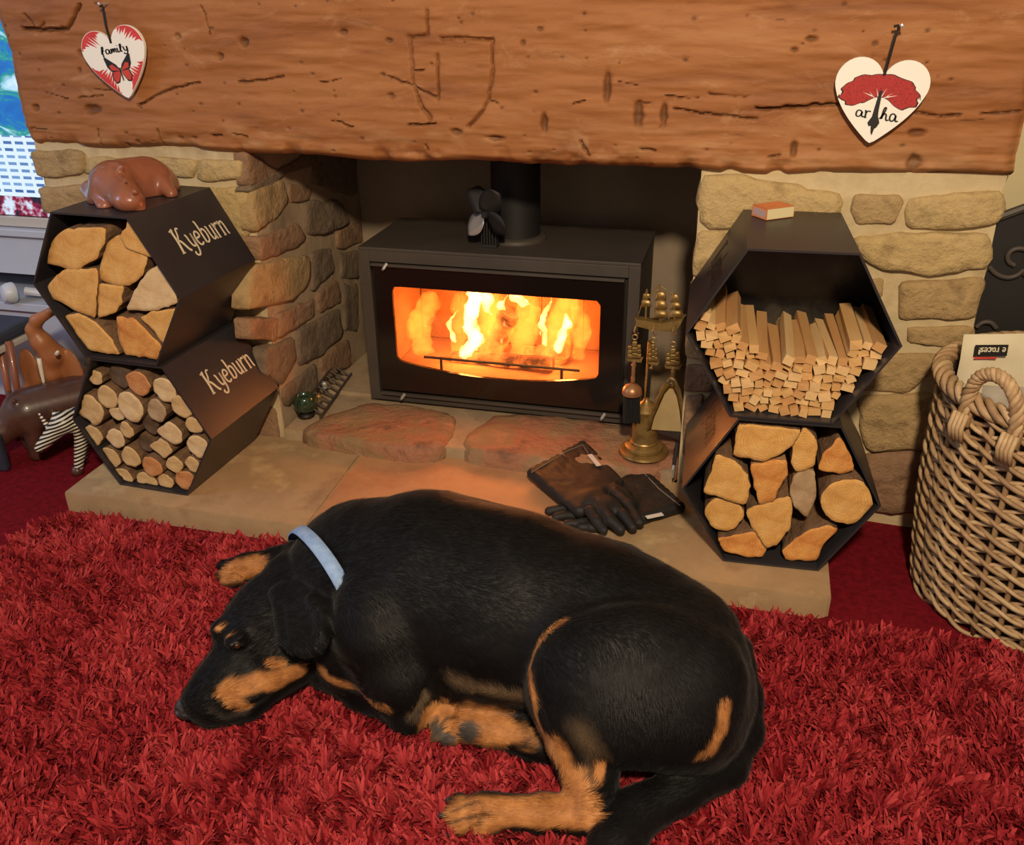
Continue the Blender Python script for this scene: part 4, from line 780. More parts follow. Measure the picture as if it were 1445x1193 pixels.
# ------------------------------------------------------------------ leather gauntlets
MT['leather'] = pmat('black_leather', [S(26, 24, 23), S(40, 37, 35)], 30, .6, .5, 220, spec=.4, bdist=.002)
MT['piping'] = pmat('stitching', [S(120, 112, 100)], 5, .7); MT['tag'] = pmat('white_tag', [S(206, 202, 194)], 5, .6)
def glove(name, label, cuff, hand, fingers, thumb, z0, tagp, seam):
    c = atz(*hand[0][:2], HZ); t = thing(name, c, label, 'glove', 'black leather fireside gloves'); G = lambda x, y, z: atz(x, y, HZ+z); pr = []; dn = np.array([[1, 0, 0], [0, 1, 0], [0, 0, 1.]])
    A, B, C_, D_ = [G(x, y, z0+.014) for x, y in cuff]
    for k in range(9):
        s = k/8; a = A+(B-A)*s; b = D_+(C_-D_)*s; pr.append(cap(a, b, .015, .015, .01))
    for (x, y, z, r) in hand: pr.append(ell(G(x, y, z+z0), (r, r, .019), None, .02))
    for f in fingers:
        for q0, q1 in zip(f[:-1], f[1:]): pr.append(cap(G(q0[0], q0[1], q0[2]+z0), G(q1[0], q1[1], q1[2]+z0), q0[3], q1[3], .006))
    for q0, q1 in zip(thumb[:-1], thumb[1:]): pr.append(cap(G(q0[0], q0[1], q0[2]+z0), G(q1[0], q1[1], q1[2]+z0), q0[3], q1[3], .012))
    V, Q = blob(pr, .0035); V[:, 2] += .002*fbm(V*40, 2); V[:, 2] = np.maximum(V[:, 2], HZ+.001); big('glove_shell', V, Q, MT['leather'], t)
    m = MB(); m.tube([G(x, y, z0+.029) for x, y in seam], .0014, 5); m.build('piping', MT['piping'], t)
    m = MB(); a, b = [G(x, y, z0+.034) for x, y in tagp]; s = np.cross(b-a, (0, 0, 1)); s /= np.linalg.norm(s); s *= .006; m.prism([a+s, b+s, b-s, a-s], [p+np.array([0, 0, .0015]) for p in (a+s, b+s, b-s, a-s)]); m.build('label_tag', MT['tag'], t); return t
glove('leather_glove', 'black leather gauntlet with its flared cuff towards the stove, lying on top', [(752, 668), (822, 630), (872, 682), (818, 722)], [(838, 706, .022, .035), (858, 716, .022, .032)],
      [[(868, 696, .022, .013), (888, 714, .02, .012), (903, 738, .012, .011)], [(858, 708, .024, .014), (880, 728, .02, .013), (893, 745, .012, .011)], [(846, 716, .024, .014), (862, 735, .02, .013), (876, 748, .012, .011)], [(832, 722, .022, .013), (842, 736, .018, .012), (852, 748, .012, .01)]],
      [(868, 690, .02, .014), (884, 700, .016, .012), (896, 716, .01, .011)], .016, [(832, 642), (845, 658)], [(750, 667), (775, 652), (800, 637), (822, 628), (830, 640)])
glove('leather_glove', 'black leather gauntlet underneath, cuff pointing at the right log holder', [(905, 668), (958, 716), (905, 732), (868, 690)], [(880, 712, .014, .03), (855, 722, .014, .03)],
      [[(852, 712, .014, .012), (820, 714, .013, .012), (775, 722, .01, .011)], [(848, 722, .014, .012), (815, 726, .013, .012), (785, 731, .01, .011)], [(848, 732, .013, .012), (822, 738, .012, .011), (800, 740, .01, .01)], [(850, 740, .012, .011), (835, 743, .01, .01), (820, 744, .01, .01)]],
      [(862, 735, .012, .012), (845, 744, .01, .011), (835, 746, .01, .01)], .0, [(912, 731), (935, 726)], [(905, 664), (930, 690), (960, 714)])

# ------------------------------------------------------------------ green candle glass and a small metal grate by the left jamb
gp = atz(432, 586, SZ); gp[2] = SZ; t = thing('candle_holder', gp, 'round green glass candle holder with a dark metal foot in the fireplace corner', 'candle holder')
MT['green_glass'] = pmat('green_glass', [S(34, 52, 38), S(46, 64, 46)], 14, .15, spec=.7, coat=.5)
m = MB(); c = gp+[0, 0, .012]; m.lathe([(.012, 0), (.024, .004), (.031, .018), (.032, .03), (.028, .043), (.024, .05), (.021, .05), (.024, .03), (.02, .012), (.001, .01)], c, 28); m.build('glass_bowl', MT['green_glass'], t, smooth=True)
m = MB(); m.lathe([(.022, .0), (.024, .003), (.016, .006), (.012, .013)], gp, 20); [m.tube([gp+[.02*math.cos(a), .02*math.sin(a), .003], gp+[.032*math.cos(a), .032*math.sin(a), .02], gp+[.033*math.cos(a), .033*math.sin(a), .036]], .0018, 5) for a in (.3, 2.4, 4.5)]; m.build('metal_foot', MT['iron_dark'], t, smooth=True)
a0, a1 = atz(452, 592, SZ), atz(496, 530, SZ); t = thing('metal_rack', a0, 'narrow dark metal rack lying along the left wall of the fireplace', 'rack'); a0[2] = a1[2] = SZ+.006; e = a1-a0; sd = np.array([-.05, 0, .03])
m = MB(); m.tube([a0, a1], .0035, 6); m.tube([a0+sd, a1+sd], .0035, 6); m.build('rail', MT['iron'], t)
for k in range(8):
    m = MB(); q = a0+e*(k+.5)/8; m.tube([q, q+sd], .0028, 6); m.build('cross_bar', MT['iron'], t)
for (x, y, lb, mt) in ((458, 545, 'small bright metal stopper standing on the rack', 'chrome'), (450, 563, 'tiny brass tealight cup beside the green candle holder', 'brass')):
    q = atz(x, y, SZ+.03); m = MB(); m.lathe([(.004, -.008), (.008, -.006), (.006, 0), (.009, .006), (.008, .012), (.003, .015)], q, 14); o = m.build('metal_cup', MT[mt], None, q, True, 60); setp(o, lb, 'trinket')

# ------------------------------------------------------------------ matchbox
mz = gz+.001+hh; mc = atz(1090, 305, mz+.001); t = thing('matchbox', mc, 'orange and cream matchbox lying on the right log holder', 'matchbox'); R = math.radians(38); rot = lambda v: mc+np.array([v[0]*math.cos(R)-v[1]*math.sin(R), v[0]*math.sin(R)+v[1]*math.cos(R), v[2]])
L2, W2, H2_ = .034, .024, .0225
# corner facing the camera at lower front
m = MB(); m.box((-L2, -W2, 0), (L2, W2, .0006), 0, rot); m.box((-L2, -W2, H2_-.0006), (L2, W2, H2_), 0, rot); m.box((-L2, -W2, 0), (-L2+.0006, W2, H2_), 0, rot); m.box((L2-.0006, -W2, 0), (L2, W2, H2_), 0, rot); m.build('sleeve', pmat('match_orange', [S(206, 116, 62), S(222, 138, 82)], 30, .7), t)
m = MB(); m.box((-L2+.0015, -W2-.0005, .0012), (L2-.0015, W2+.0005, H2_-.0012), 0, rot); m.build('tray', pmat('match_card', [S(222, 206, 160)], 5, .8), t)
m = MB(); m.box((-L2-.0003, -W2+.004, .004), (-L2, W2-.004, H2_-.004), 0, rot); m.build('striker', pmat('match_striker', [S(176, 150, 148)], 60, .9), t)

# ------------------------------------------------------------------ hanging hearts
def heart(cx, cy, wpx, rot, label, name='heart_plaque'):
    YH = YM-.022; c = aty(cx, cy, YH); k = wpx*np.linalg.norm(c-_C)*.97/FPX/32; th = np.linspace(0, 2*math.pi, 60, endpoint=False)
    aa = np.radians(np.linspace(158, -28, 24)); half = np.c_[8+8.3*np.cos(aa), 4.2+8.3*np.sin(aa)]; tb_ = np.linspace(0, 1, 16)[1:, None]; e0 = half[-1]; half = np.vstack([[(0, 7.0)], half, (1-tb_)**2*e0+2*tb_*(1-tb_)*np.array([12.6, -7.2])+tb_**2*np.array([.5, -17.])]); full = resample(np.vstack([half, (half*[-1, 1])[::-1][:-1]]), 60); X, Z = full[:, 0], full[:, 1]; cr, sr = math.cos(rot), math.sin(rot)
    mp = lambda a, b, n=0.: np.array([c[0]+k*(a*cr-b*sr), YH-n, c[2]+k*(a*sr+b*cr)])
    t = thing(name, mp(0, -17), label, 'heart sign', 'hanging wooden hearts'); m = MB(); m.prism([mp(a, b, .004) for a, b in zip(X, Z)], [mp(a, b, -.004) for a, b in zip(X, Z)]); m.build('plaque', MT['heart_white'], t); return t, mp, np.c_[X, Z]
MT['heart_white'] = pmat('heart_white', [S(242, 238, 228)], 5, .6); MT['paint_red'] = pmat('paint_red', [S(196, 44, 44), S(214, 66, 60)], 20, .6); MT['paint_black'] = pmat('paint_black', [S(24, 20, 18)], 5, .6); MT['paint_orange'] = pmat('paint_orange', [S(206, 74, 46), S(186, 52, 44)], 30, .6)
MT['paint_crimson'] = pmat('paint_crimson', [S(96, 16, 18), S(184, 40, 36), S(120, 22, 24)], 260, .6); MT['ribbon'] = pmat('dark_ribbon', [S(34, 26, 22)], 5, .8)
def ribbon(t, mp, top, nail):
    a, b = mp(0, 6.2, .0045), mp(*top, .004); m = MB(); w_ = .0028; s = np.array([w_, 0, 0]); mid = (a+b)/2+[0, -.004, 0]
    m.prism([a+s, mid+s, b+s, b-s, mid-s, a-s], [q+np.array([0, .0018, 0]) for q in (a+s, mid+s, b+s, b-s, mid-s, a-s)]); m.tube([b+[.003, -.001, 0], b+[0, -.002, .008], b+[-.006, 0, .006]], .003, 6); m.build('ribbon', MT['ribbon'], t)
    m = MB(); q = mp(*nail, 0); m.tube([q+[0, -.012, 0], q+[0, .05, 0]], .0018, 8); m.lathe([(.0035, 0), (.0032, .0016), (.001, .0022)], q+[0, -.012, 0], 12, axis=(0, -1, 0)); m.build('nail', MT['chrome'], t)
def flat(t, mp, P, mat, n=.0045, name='painted_patch'):
    m = MB(); m.add([mp(a, b, n) for a, b in P], [tuple(range(len(P)))[::-1]]); o = m.build(name, mat, t); bm = bmesh.new(); bm.from_mesh(o.data); bmesh.ops.triangulate(bm, faces=bm.faces[:]); bm.to_mesh(o.data); bm.free(); return o
t, mp, HP = heart(165, 82, 90, .16, 'white heart sign splashed with red, a butterfly painted on it, left end of beam')
ribbon(t, mp, (1.4, 20), (1.6, 22))
def ragged(lo, hi, depth, seed):
    idx = range(lo, hi); out = [HP[i % 60]*.985 for i in idx]; r = np.random.default_rng(seed); inner = []
    for j, i in enumerate(idx):
        s = math.sin(math.pi*(j+.5)/(hi-lo)); q = HP[i % 60]; inner += [q*(1-depth*s*r.uniform(.5, 1.15)), (HP[i % 60]*.5+HP[(i+1) % 60]*.5)*(1-depth*s*r.uniform(.1, .5))]
    return np.array(out+inner[::-1])
for lo, hi, dp_, sd_ in ((47, 57, .5, 1), (4, 14, .45, 2), (18, 28, .5, 3), (32, 43, .5, 4)): flat(t, mp, ragged(lo, hi, dp_, sd_), MT['paint_red'])
for s in (-1, 1):
    flat(t, mp, [(s*.3+.6, -4.6), (s*1.5+.6, -2.6), (s*6.2+.6, 1.2), (s*7+.6, .8), (s*6.4+.6, -3), (s*5+.6, -5), (s*1.2+.6, -5.4)], MT['paint_black'], .0046, 'butterfly_wing_edge'); flat(t, mp, [(s*.5+.6, -5), (s*3.4+.6, -2.2), (s*5.2+.6, -2.6), (s*4.6+.6, -4.6), (s*1+.6, -5.2)], MT['paint_orange'], .0050, 'butterfly_wing')
    flat(t, mp, [(s*.3+.6, -5), (s*4.6+.6, -5.0), (s*5.4+.6, -8), (s*4+.6, -10.4), (s*2.2+.6, -10.0), (s*.5+.6, -7)], MT['paint_black'], .0048, 'butterfly_wing_edge'); flat(t, mp, [(s*.5+.6, -5.4), (s*4.2+.6, -5.4), (s*4.8+.6, -8), (s*3.8+.6, -9.8), (s*2.4+.6, -9.4), (s*.7+.6, -7)], MT['paint_orange'], .0051, 'butterfly_wing')
m = MB(); strokes(m, 'family', .12, lambda a, b: mp(-6.6+a*6.6, 2.2+b*3.3-a*.1, .0047)); m.build('lettering', MT['paint_black'], t); m = MB(); m.add([mp(.6+x, -y, .0053) for x, y in ((-.35, 4), (.35, 4), (.3, 9.5), (-.3, 9.5))], [(0, 1, 2, 3)]); m.build('butterfly_body', MT['paint_black'], t)
t, mp, HP = heart(1241, 134, 112, -.06, 'white heart sign with a red-crowned tree painted on it, right end of beam')
ribbon(t, mp, (1.0, 22), (2.2, 23.5))
def crown(r0, seed, k):
    th = np.linspace(0, 2*math.pi, 90, endpoint=False); r = 1+.11*np.abs(np.sin(th*5+seed))+.015*np.sin(th*23); X = 12.6*np.sign(np.cos(th))*np.abs(np.cos(th))**.8*r*k; Z = 1.2+5.4*np.sign(np.sin(th))*np.abs(np.sin(th))**.75*r*k; Z = np.where(Z < 1.2, Z+4.4*np.exp(-(X/5.5)**2), Z); Z = np.where(Z > 1.2, Z-1.8*(np.abs(X)/12)**3, Z-.8*(np.abs(X)/12)); return np.c_[X, Z]
flat(t, mp, crown(1, .5, 1.04), MT['paint_black'], .0044, 'tree_outline'); flat(t, mp, crown(1, .5, 1.0), MT['paint_crimson'], .0047, 'tree_crown')
flat(t, mp, [(x_, z_-3.6) for x_, z_ in [(-.35, 5.2), (-.9, -1.5), (-1.1, -4), (-2.2, -6.2), (-1.6, -7.4), (-.8, -7.2), (-.4, -9.6), (.2, -10.6), (.6, -8.2), (1.3, -7.6), (2, -6), (1.0, -3.6), (.8, -1.5), (.7, 5.2)]], MT['paint_black'], .005, 'tree_trunk')
m = MB()
for x0, z0, x1, z1 in [(a_, b_-2.6, c_, d_-2.8) for a_, b_, c_, d_ in ((0, 0, -4, 4), (0, .5, 4.5, 4), (0, 1, -1.6, 5.2), (.2, 1, 2, 5.4), (-2, 2, -6, 3.4), (2.2, 2, 6.4, 3.2))]:
    dx, dz = x1-x0, z1-z0; l = math.hypot(dx, dz); nx, nz = -dz/l*.22, dx/l*.22; m.add([mp(x0+nx, z0+nz, .0049), mp(x0-nx, z0-nz, .0049), mp(x1, z1, .0049)], [(0, 1, 2)])
m.build('branches', MT['heart_white'], t)
m = MB(); strokes(m, 'ar', .09, lambda a, b: mp(-7.2+a*6.8, -8.0+b*4.0-a*.2, .0053)); m.build('lettering', MT['paint_black'], t); m = MB(); strokes(m, 'ha', .09, lambda a, b: mp(1.6+a*6.8, -8.6+b*4.6-a*.3, .0053)); m.build('lettering', MT['paint_black'], t)
# ------------------------------------------------------------------ wooden hippo
MT['teak'] = pmat('polished_teak', [S(108, 60, 42), S(150, 90, 66), S(130, 74, 54)], 9, .32, .1, 40, (1, 1, .4), coat=.4, bdist=.002)
MT['teak_light'] = pmat('light_carved_wood', [S(134, 80, 48), S(170, 108, 66), S(152, 92, 56)], 9, .42, .1, 40, (1, 1, .3), bdist=.002)
MT['ebony'] = pmat('dark_carved_wood', [S(52, 32, 26), S(84, 54, 44), S(66, 42, 34)], 12, .35, .15, 60, coat=.3, bdist=.002)
HT = gz+.002+hh; h_ = lambda x, y, Y: aty(x, y, Y); base = atz(185, 285, HT)
t = thing('hippo_carving', base, 'reddish carved wooden hippo lying on the upper left log holder', 'carving')
pr = [cap(h_(163, 262, 1.80), h_(205, 258, 1.88), .056, .060, .03), ell(h_(224, 266, 1.90), (.045, .05, .045), None, .03), cap(h_(160, 262, 1.775), h_(176, 276, 1.735), .043, .034, .025), ell(h_(181, 283, 1.715), (.034, .03, .025), None, .015),
      cap(h_(139, 272, 1.76), h_(147, 292, 1.725), .018, .015, .012), cap(h_(196, 284, 1.74), h_(199, 297, 1.72), .014, .011, .01), cap(h_(232, 262, 1.87), h_(242, 274, 1.85), .02, .014, .012), cap(h_(128, 268, 1.80), h_(135, 282, 1.76), .022, .018, .015),
      cap(h_(149, 250, 1.765), h_(144, 240, 1.765), .008, .006, .006), cap(h_(167, 247, 1.765), h_(171, 236, 1.765), .008, .006, .006), ell(h_(156, 262, 1.733), (.008, .008, .008), None, .006), ell(h_(177, 258, 1.738), (.008, .008, .008), None, .006), ell(h_(190, 271, 1.705), (.007,)*3, None, .005), ell(h_(173, 276, 1.700), (.007,)*3, None, .005)]
V, Q = blob(pr, .003, [ell(h_(144, 239, 1.758), (.004, .003, .007), None, .003), ell(h_(171, 235, 1.758), (.004, .003, .007), None, .003)]); V[:, 2] = np.maximum(V[:, 2], HT); big('body', V, Q, MT['teak'], t)
for x, y in ((155, 262), (178, 258)):
    m = MB(); m.lathe([(.001, -.003), (.003, 0), (.001, .003)], h_(x, y, 1.725), 8); m.build('eye', MT['ebony'], t, smooth=True)
# ------------------------------------------------------------------ elephant, rhino, zebra
e_ = lambda x, y, Y=1.98: aty(x, y, Y); base = np.array([-1.905, 2.0, 0])
t = thing('elephant_carving', base, 'brown carved wooden elephant with raised trunk standing behind the rhino', 'carving')
pr = [ell(e_(84, 560, 2.03), (.08, .085, .085), None, .03), ell(e_(74, 518, 1.96), (.036, .045, .05), None, .015), cap(e_(74, 500, 1.95), e_(58, 482, 1.935), .034, .026, .02), cap(e_(58, 482, 1.935), e_(47, 466, 1.93), .026, .019, .012), cap(e_(47, 466, 1.93), e_(52, 452, 1.93), .019, .016, .01), cap(e_(52, 452, 1.93), e_(72, 440, 1.93), .016, .012, .01),
      ell(e_(43, 523, 1.955), (.034, .010, .066), None, .012), ell(e_(101, 522, 1.965), (.038, .010, .062), None, .012), cap(e_(74, 530, 1.94), e_(74, 540, 1.94), .02, .012, .012)]
for dx, dy in ((-.05, -.05), (.05, -.05), (-.05, .09), (.05, .09)): q = np.array([-1.9+dx, 2.03+dy, .13]); pr.append(cap(q, q*[1, 1, 0]+[0, 0, .03], .034, .03, .02))
V, Q = blob(pr, .004); V[:, 2] = np.maximum(V[:, 2], .001); big('body', V, Q, MT['teak_light'], t)
MT['ivory'] = pmat('ivory', [S(224, 212, 186)], 5, .4)
for (a, b) in (((55, 506), (63, 546)), ((80, 500), (82, 496))):
    A, B = e_(*a, 1.905), e_(*b, 1.90); m = MB(); m.tube([A+(B-A)*k/4 for k in range(5)], [.006, .006, .0055, .0045, .003], 8); m.build('tusk', MT['ivory'], t, smooth=True)
hd = np.array([-.62, -.785, 0]); B = aty(84, 592, 1.90); B[2] = .135; sdv = np.array([.785, -.62, 0])
t = thing('rhino_carving', B*[1, 1, 0], 'dark carved wooden rhino on the red carpet left of the log holders', 'carving')
pr = [cap(B+hd*.07, B-hd*.10, .062, .064, .03), cap(B+hd*.09+[0, 0, -.01], B+hd*.15+[0, 0, -.045], .045, .034, .025), cap(B+hd*.15+[0, 0, -.045], B+hd*.185+[0, 0, -.075], .032, .022, .015), cap(B+hd*.19+[0, 0, -.05], B+hd*.205+[0, 0, -.01], .011, .002, .008), cap(B+hd*.165+[0, 0, -.025], B+hd*.17+[0, 0, .0], .007, .002, .006)]
for s in (-1, 1):
    pr += [cap(B+hd*.075+sdv*.035*s+[0, 0, -.03], B+hd*.085+sdv*.04*s+[0, 0, -.118], .027, .017, .015), cap(B-hd*.10+sdv*.035*s+[0, 0, -.03], B-hd*.10+sdv*.04*s+[0, 0, -.118], .03, .018, .015), cap(B+hd*.10+sdv*.03*s+[0, 0, .03], B+hd*.10+sdv*.036*s+[0, 0, .05], .009, .005, .006)]
V, Q = blob(pr, .004); V[:, 2] = np.maximum(V[:, 2], .001); big('body', V, Q, MT['ebony'], t)
def zebra_mat():
    m, nt, p = base_mat('zebra_paint'); tc = nt.nodes.new('ShaderNodeTexCoord'); mp_ = nt.nodes.new('ShaderNodeMapping'); mp_.inputs['Rotation'].default_value = (0, .35, .3); wv = nt.nodes.new('ShaderNodeTexWave'); wv.bands_direction = 'Z'; wv.inputs['Scale'].default_value = 34; wv.inputs['Distortion'].default_value = 2.2; wv.inputs['Detail'].default_value = 1; wv.inputs['Detail Scale'].default_value = .6
    nt.links.new(tc.outputs['Object'], mp_.inputs[0]); nt.links.new(mp_.outputs[0], wv.inputs['Vector']); r = ramp(nt, [(.46, S(22, 18, 18)), (.54, S(224, 216, 196))], wv.outputs['Fac']); nt.links.new(r.outputs[0], p.inputs['Base Color']); p.inputs['Roughness'].default_value = .4; return m
MT['zebra'] = zebra_mat(); z_ = lambda x, y, Y: aty(x, y, Y); base = np.array([-1.64, 1.80, 0])
t = thing('zebra_carving', base, 'striped black and white zebra carving with lowered head beside the log holder', 'carving')
pr = [cap(z_(88, 597, 1.775), z_(56, 632, 1.735), .027, .013, .012), cap(z_(90, 596, 1.775), z_(112, 592, 1.82), .027, .036, .015), cap((-1.635, 1.83, .135), (-1.64, 1.95, .13), .045, .045, .02), cap(z_(66, 600, 1.765), z_(55, 584, 1.765), .007, .003, .006), cap(z_(80, 592, 1.765), z_(74, 580, 1.77), .007, .003, .006)]
f0 = atz(113, 668, 0.)
for q in ((f0[0], f0[1]), (-1.70, 1.83), (-1.615, 1.95), (-1.69, 1.96)): pr.append(cap((q[0]*.5+.5*-1.64, q[1]*.5+.5*(1.83 if q[1] < 1.9 else 1.95), .12), (q[0], q[1], .018), .02, .0115, .012))
V, Q = blob(pr, .003); V[:, 2] = np.maximum(V[:, 2], .001); big('body', V, Q, MT['zebra'], t)
for q in ((f0[0], f0[1]), (-1.70, 1.83), (-1.615, 1.95), (-1.69, 1.96)):
    m = MB(); m.lathe([(.016, .001), (.015, .012), (.011, .022)], (q[0]-.003, q[1]-.004, 0), 12); m.build('hoof', MT['ebony'], t, smooth=True)

# ------------------------------------------------------------------ television and its stand
def tv_mat():
    m, nt, p = base_mat('tv_picture'); tc = nt.nodes.new('ShaderNodeTexCoord'); sp = nt.nodes.new('ShaderNodeSeparateXYZ'); nt.links.new(tc.outputs['Object'], sp.inputs[0])
    nz = nodes_noise(nt, 9, 5, (1, 1, 1.6), .6, .8); r1 = ramp(nt, [(.0, S(10, 40, 120)), (.42, S(30, 110, 190)), (.5, S(40, 150, 140)), (.58, S(170, 215, 245)), (.7, S(235, 246, 255))], nz.outputs['Fac'])
    bk = nt.nodes.new('ShaderNodeTexBrick'); bk.inputs['Color1'].default_value = S(60, 96, 160); bk.inputs['Color2'].default_value = S(130, 170, 215); bk.inputs['Mortar'].default_value = S(216, 234, 252); bk.inputs['Scale'].default_value = 13; bk.inputs['Mortar Size'].default_value = .075; bk.offset = 0
    mp_ = nt.nodes.new('ShaderNodeMapping'); mp_.inputs['Rotation'].default_value = (math.pi/2, 0, 0); nt.links.new(tc.outputs['Object'], mp_.inputs[0]); nt.links.new(mp_.outputs[0], bk.inputs['Vector'])
    n2 = nodes_noise(nt, 26, 3); r2 = ramp(nt, [(.4, S(30, 34, 50)), (.5, S(150, 26, 66)), (.62, S(210, 225, 245))], n2.outputs['Fac'])
    def step(v):
        g = nt.nodes.new('ShaderNodeMath'); g.operation = 'GREATER_THAN'; g.inputs[1].default_value = v; nt.links.new(sp.outputs['Z'], g.inputs[0]); return g.outputs[0]
    a = nt.nodes.new('ShaderNodeMix'); a.data_type = 'RGBA'; nt.links.new(step(.09), a.inputs[0]); nt.links.new(r2.outputs[0], a.inputs[6]); nt.links.new(bk.outputs[0], a.inputs[7])
    b = nt.nodes.new('ShaderNodeMix'); b.data_type = 'RGBA'; nt.links.new(step(.26), b.inputs[0]); nt.links.new(a.outputs[2], b.inputs[6]); nt.links.new(r1.outputs[0], b.inputs[7])
    nt.links.new(b.outputs[2], p.inputs['Emission Color']); p.inputs['Emission Strength'].default_value = 1.1; p.inputs['Base Color'].default_value = (0, 0, 0, 1); p.inputs['Roughness'].default_value = .3; return m
tz0 = aty(30, 304, 2.2)[2]; t = thing('television', (-2.4, 2.22, tz0-.035), 'flat television showing a bright blue and white picture left of the chimney', 'television')
m = MB(); m.box((-3.0, 2.205, tz0-.012), (-1.86, 2.25, tz0+.64), .003); m.build('cabinet', MT['iron_dark'], t)
m = MB(); m.box((-2.985, 2.2, tz0), (-1.872, 2.206, tz0+.625)); m.build('screen', tv_mat(), t)
MT['silver'] = pmat('silver_trim', [S(190, 184, 176)], 5, .4); m = MB(); m.box((-3.0, 2.196, tz0-.034), (-1.86, 2.25, tz0-.004), .003); m.build('lower_bezel', MT['silver'], t)
MT['white_gloss'] = pmat('white_lacquer', [S(186, 192, 206), S(194, 200, 214)], 3, .3, spec=.5)
st_z = tz0-.036; t = thing('television_stand', (-2.4, 2.2, 0), 'white lacquered television stand with an open shelf', 'cabinet')
m = MB(); m.box((-3.05, 2.17, st_z-.02), (-1.80, 2.41, st_z), .002); m.build('top_board', MT['white_gloss'], t)
m = MB(); m.box((-3.05, 2.19, .40), (-1.80, 2.2, st_z-.02)); m.build('drawer_front', MT['white_gloss'], t)
m = MB(); m.box((-3.05, 2.38, .33), (-1.80, 2.41, .40)); m.build('shelf_back', MT['iron_dark'], t)
m = MB(); m.box((-3.05, 2.14, .30), (-1.80, 2.41, .325), .002); m.build('shelf_board', MT['white_gloss'], t)
m = MB(); m.box((-3.05, 2.16, .0), (-1.80, 2.2, .30)); m.build('lower_front', MT['white_gloss'], t); m = MB(); m.box((-1.82, 2.17, .0), (-1.80, 2.41, st_z-.02)); m.build('side_panel', MT['white_gloss'], t)
q = aty(20, 412, 2.15); q[2] = .355; m = MB(); m.lathe([(.03, 0), (.032, .004), (.03, .02), (.024, .032), (.012, .036)], q, 24, axis=(-.5, -.85, .1)); m.tube([q+[.02, .02, 0], q+[.06, .04, -.01]], .012, 8); o = m.build('small_camera', pmat('white_plastic', [S(206, 210, 220)], 5, .4), None, q-[0, 0, .03], True, 40); setp(o, 'small round white plastic device on the television stand shelf', 'device')
# things at the left edge of the frame
t = thing('wooden_stool', (-2.02, 1.95, 0), 'reddish wooden stool with a dark padded seat at the left edge of the frame', 'stool')
for a, b in (((0, 490), (22, 605)), ((12, 482), (34, 602))):
    A, Bq = aty(*a, 1.90), aty(*b, 1.9); Bq = Bq+(Bq-A)*((Bq[2]-.0)/max(A[2]-Bq[2], 1e-3))*.98; m = MB(); m.tube([A, Bq], [.010, .008], 10); m.build('leg', MT['teak'], t, smooth=True)
A = aty(-4, 494, 1.9); m = MB(); m.box((A[0]-.4, 1.84, A[2]), (A[0]+.035, 2.04, A[2]+.018), .004); m.build('seat_frame', MT['silver'], t); m = MB(); m.box((A[0]-.4, 1.835, A[2]+.018), (A[0]+.03, 2.03, A[2]+.055), .012); m.build('seat_pad', pmat('dark_pad', [S(46, 50, 66), S(58, 62, 80)], 20, .8), t)
q = atz(6, 664, 0); t = thing('upright_case', q, 'dark blue-grey upright case at the left edge on the carpet', 'case'); m = MB(); m.box((q[0]-.14, q[1]-.012, .001), (q[0]+.018, q[1]+.012, .11), .008); m.build('case_body', pmat('case_blue', [S(40, 44, 58), S(50, 54, 70)], 12, .5), t); m = MB(); m.box((q[0]-.005, q[1]-.0128, .072), (q[0]+.006, q[1]-.0122, .08)); m.build('gold_mark', MT['brass'], t)

# ------------------------------------------------------------------ wicker basket with newspapers
WK = [pmat('wicker_%d' % i, [S(*a), S(*b)], 40, .6, .3, 120, bdist=.002) for i, (a, b) in enumerate([((150, 118, 82), (186, 152, 112)), ((166, 134, 96), (202, 172, 130)), ((132, 102, 70), (168, 136, 98))])]
BC = np.array([.632, 1.782, 0]); BHt = .49
def brad(z):
    s = z/BHt; return .204+.022*math.sin(min(1, s*1.6)*math.pi/2)+.008*s
t = thing('wicker_basket', BC, 'tall round woven wicker basket holding newspapers beside the right log holder', 'basket'); NS = 30; bp = lambda a, r, z: BC+[r*math.cos(a), r*math.sin(a), z]
m = MB(); V = []; F = []; nn = 48
for i, z in enumerate(np.linspace(.004, BHt-.01, 8)):
    for k in range(nn): V.append(bp(2*math.pi*k/nn, brad(z)-.014, z))
for i in range(7):
    for k in range(nn): F.append((i*nn+k, i*nn+(k+1) % nn, (i+1)*nn+(k+1) % nn, (i+1)*nn+k))
F.append(tuple(range(nn))[::-1]); o = obj('gap_shade', V, F, pmat('basket_gap_shade', [S(52, 40, 30), S(66, 52, 40)], 30, .9), t, smooth=True)  # dark sleeve added inside the weave so its gaps look shaded
for k in range(NS):
    a = 2*math.pi*(k+.5)/NS; m = MB(); m.tube([bp(a, brad(z), z) for z in np.linspace(.003, BHt-.01, 8)], .0055, 6); m.build('stake', WK[2], t, smooth=True)
nrow = 46; pit = (BHt-.03)/nrow
for r_ in range(nrow):
    z = .012+pit*r_; P = []; N = NS*6; ph = (r_ % 3)*2*math.pi/3
    for k in range(N+1):
        a = 2*math.pi*k/N; w_ = a*NS/3+ph; P.append(bp(a, brad(z)+.0085*math.sin(w_)+.001*math.sin(7*a+r_), z+.0085*math.cos(w_)+.0015*math.sin(3*a+r_*2.1)))
    m = MB(); m.tube(P,   .0047+.0006*math.sin(r_*3.3), 6, False); m.build('weaver', WK[r_ % 3], t, smooth=True)
for s in range(4):
    P = []; N = 200
    for k in range(N+1):
        a = 2*math.pi*k/N; w_ = a*14+s*math.pi/2; P.append(bp(a, brad(BHt)+.004+.013*math.sin(w_), BHt-.004+.012*math.cos(w_)))
    m = MB(); m.tube(P, .0072, 6, False); m.build('rim_strand', WK[s % 3], t, smooth=True)
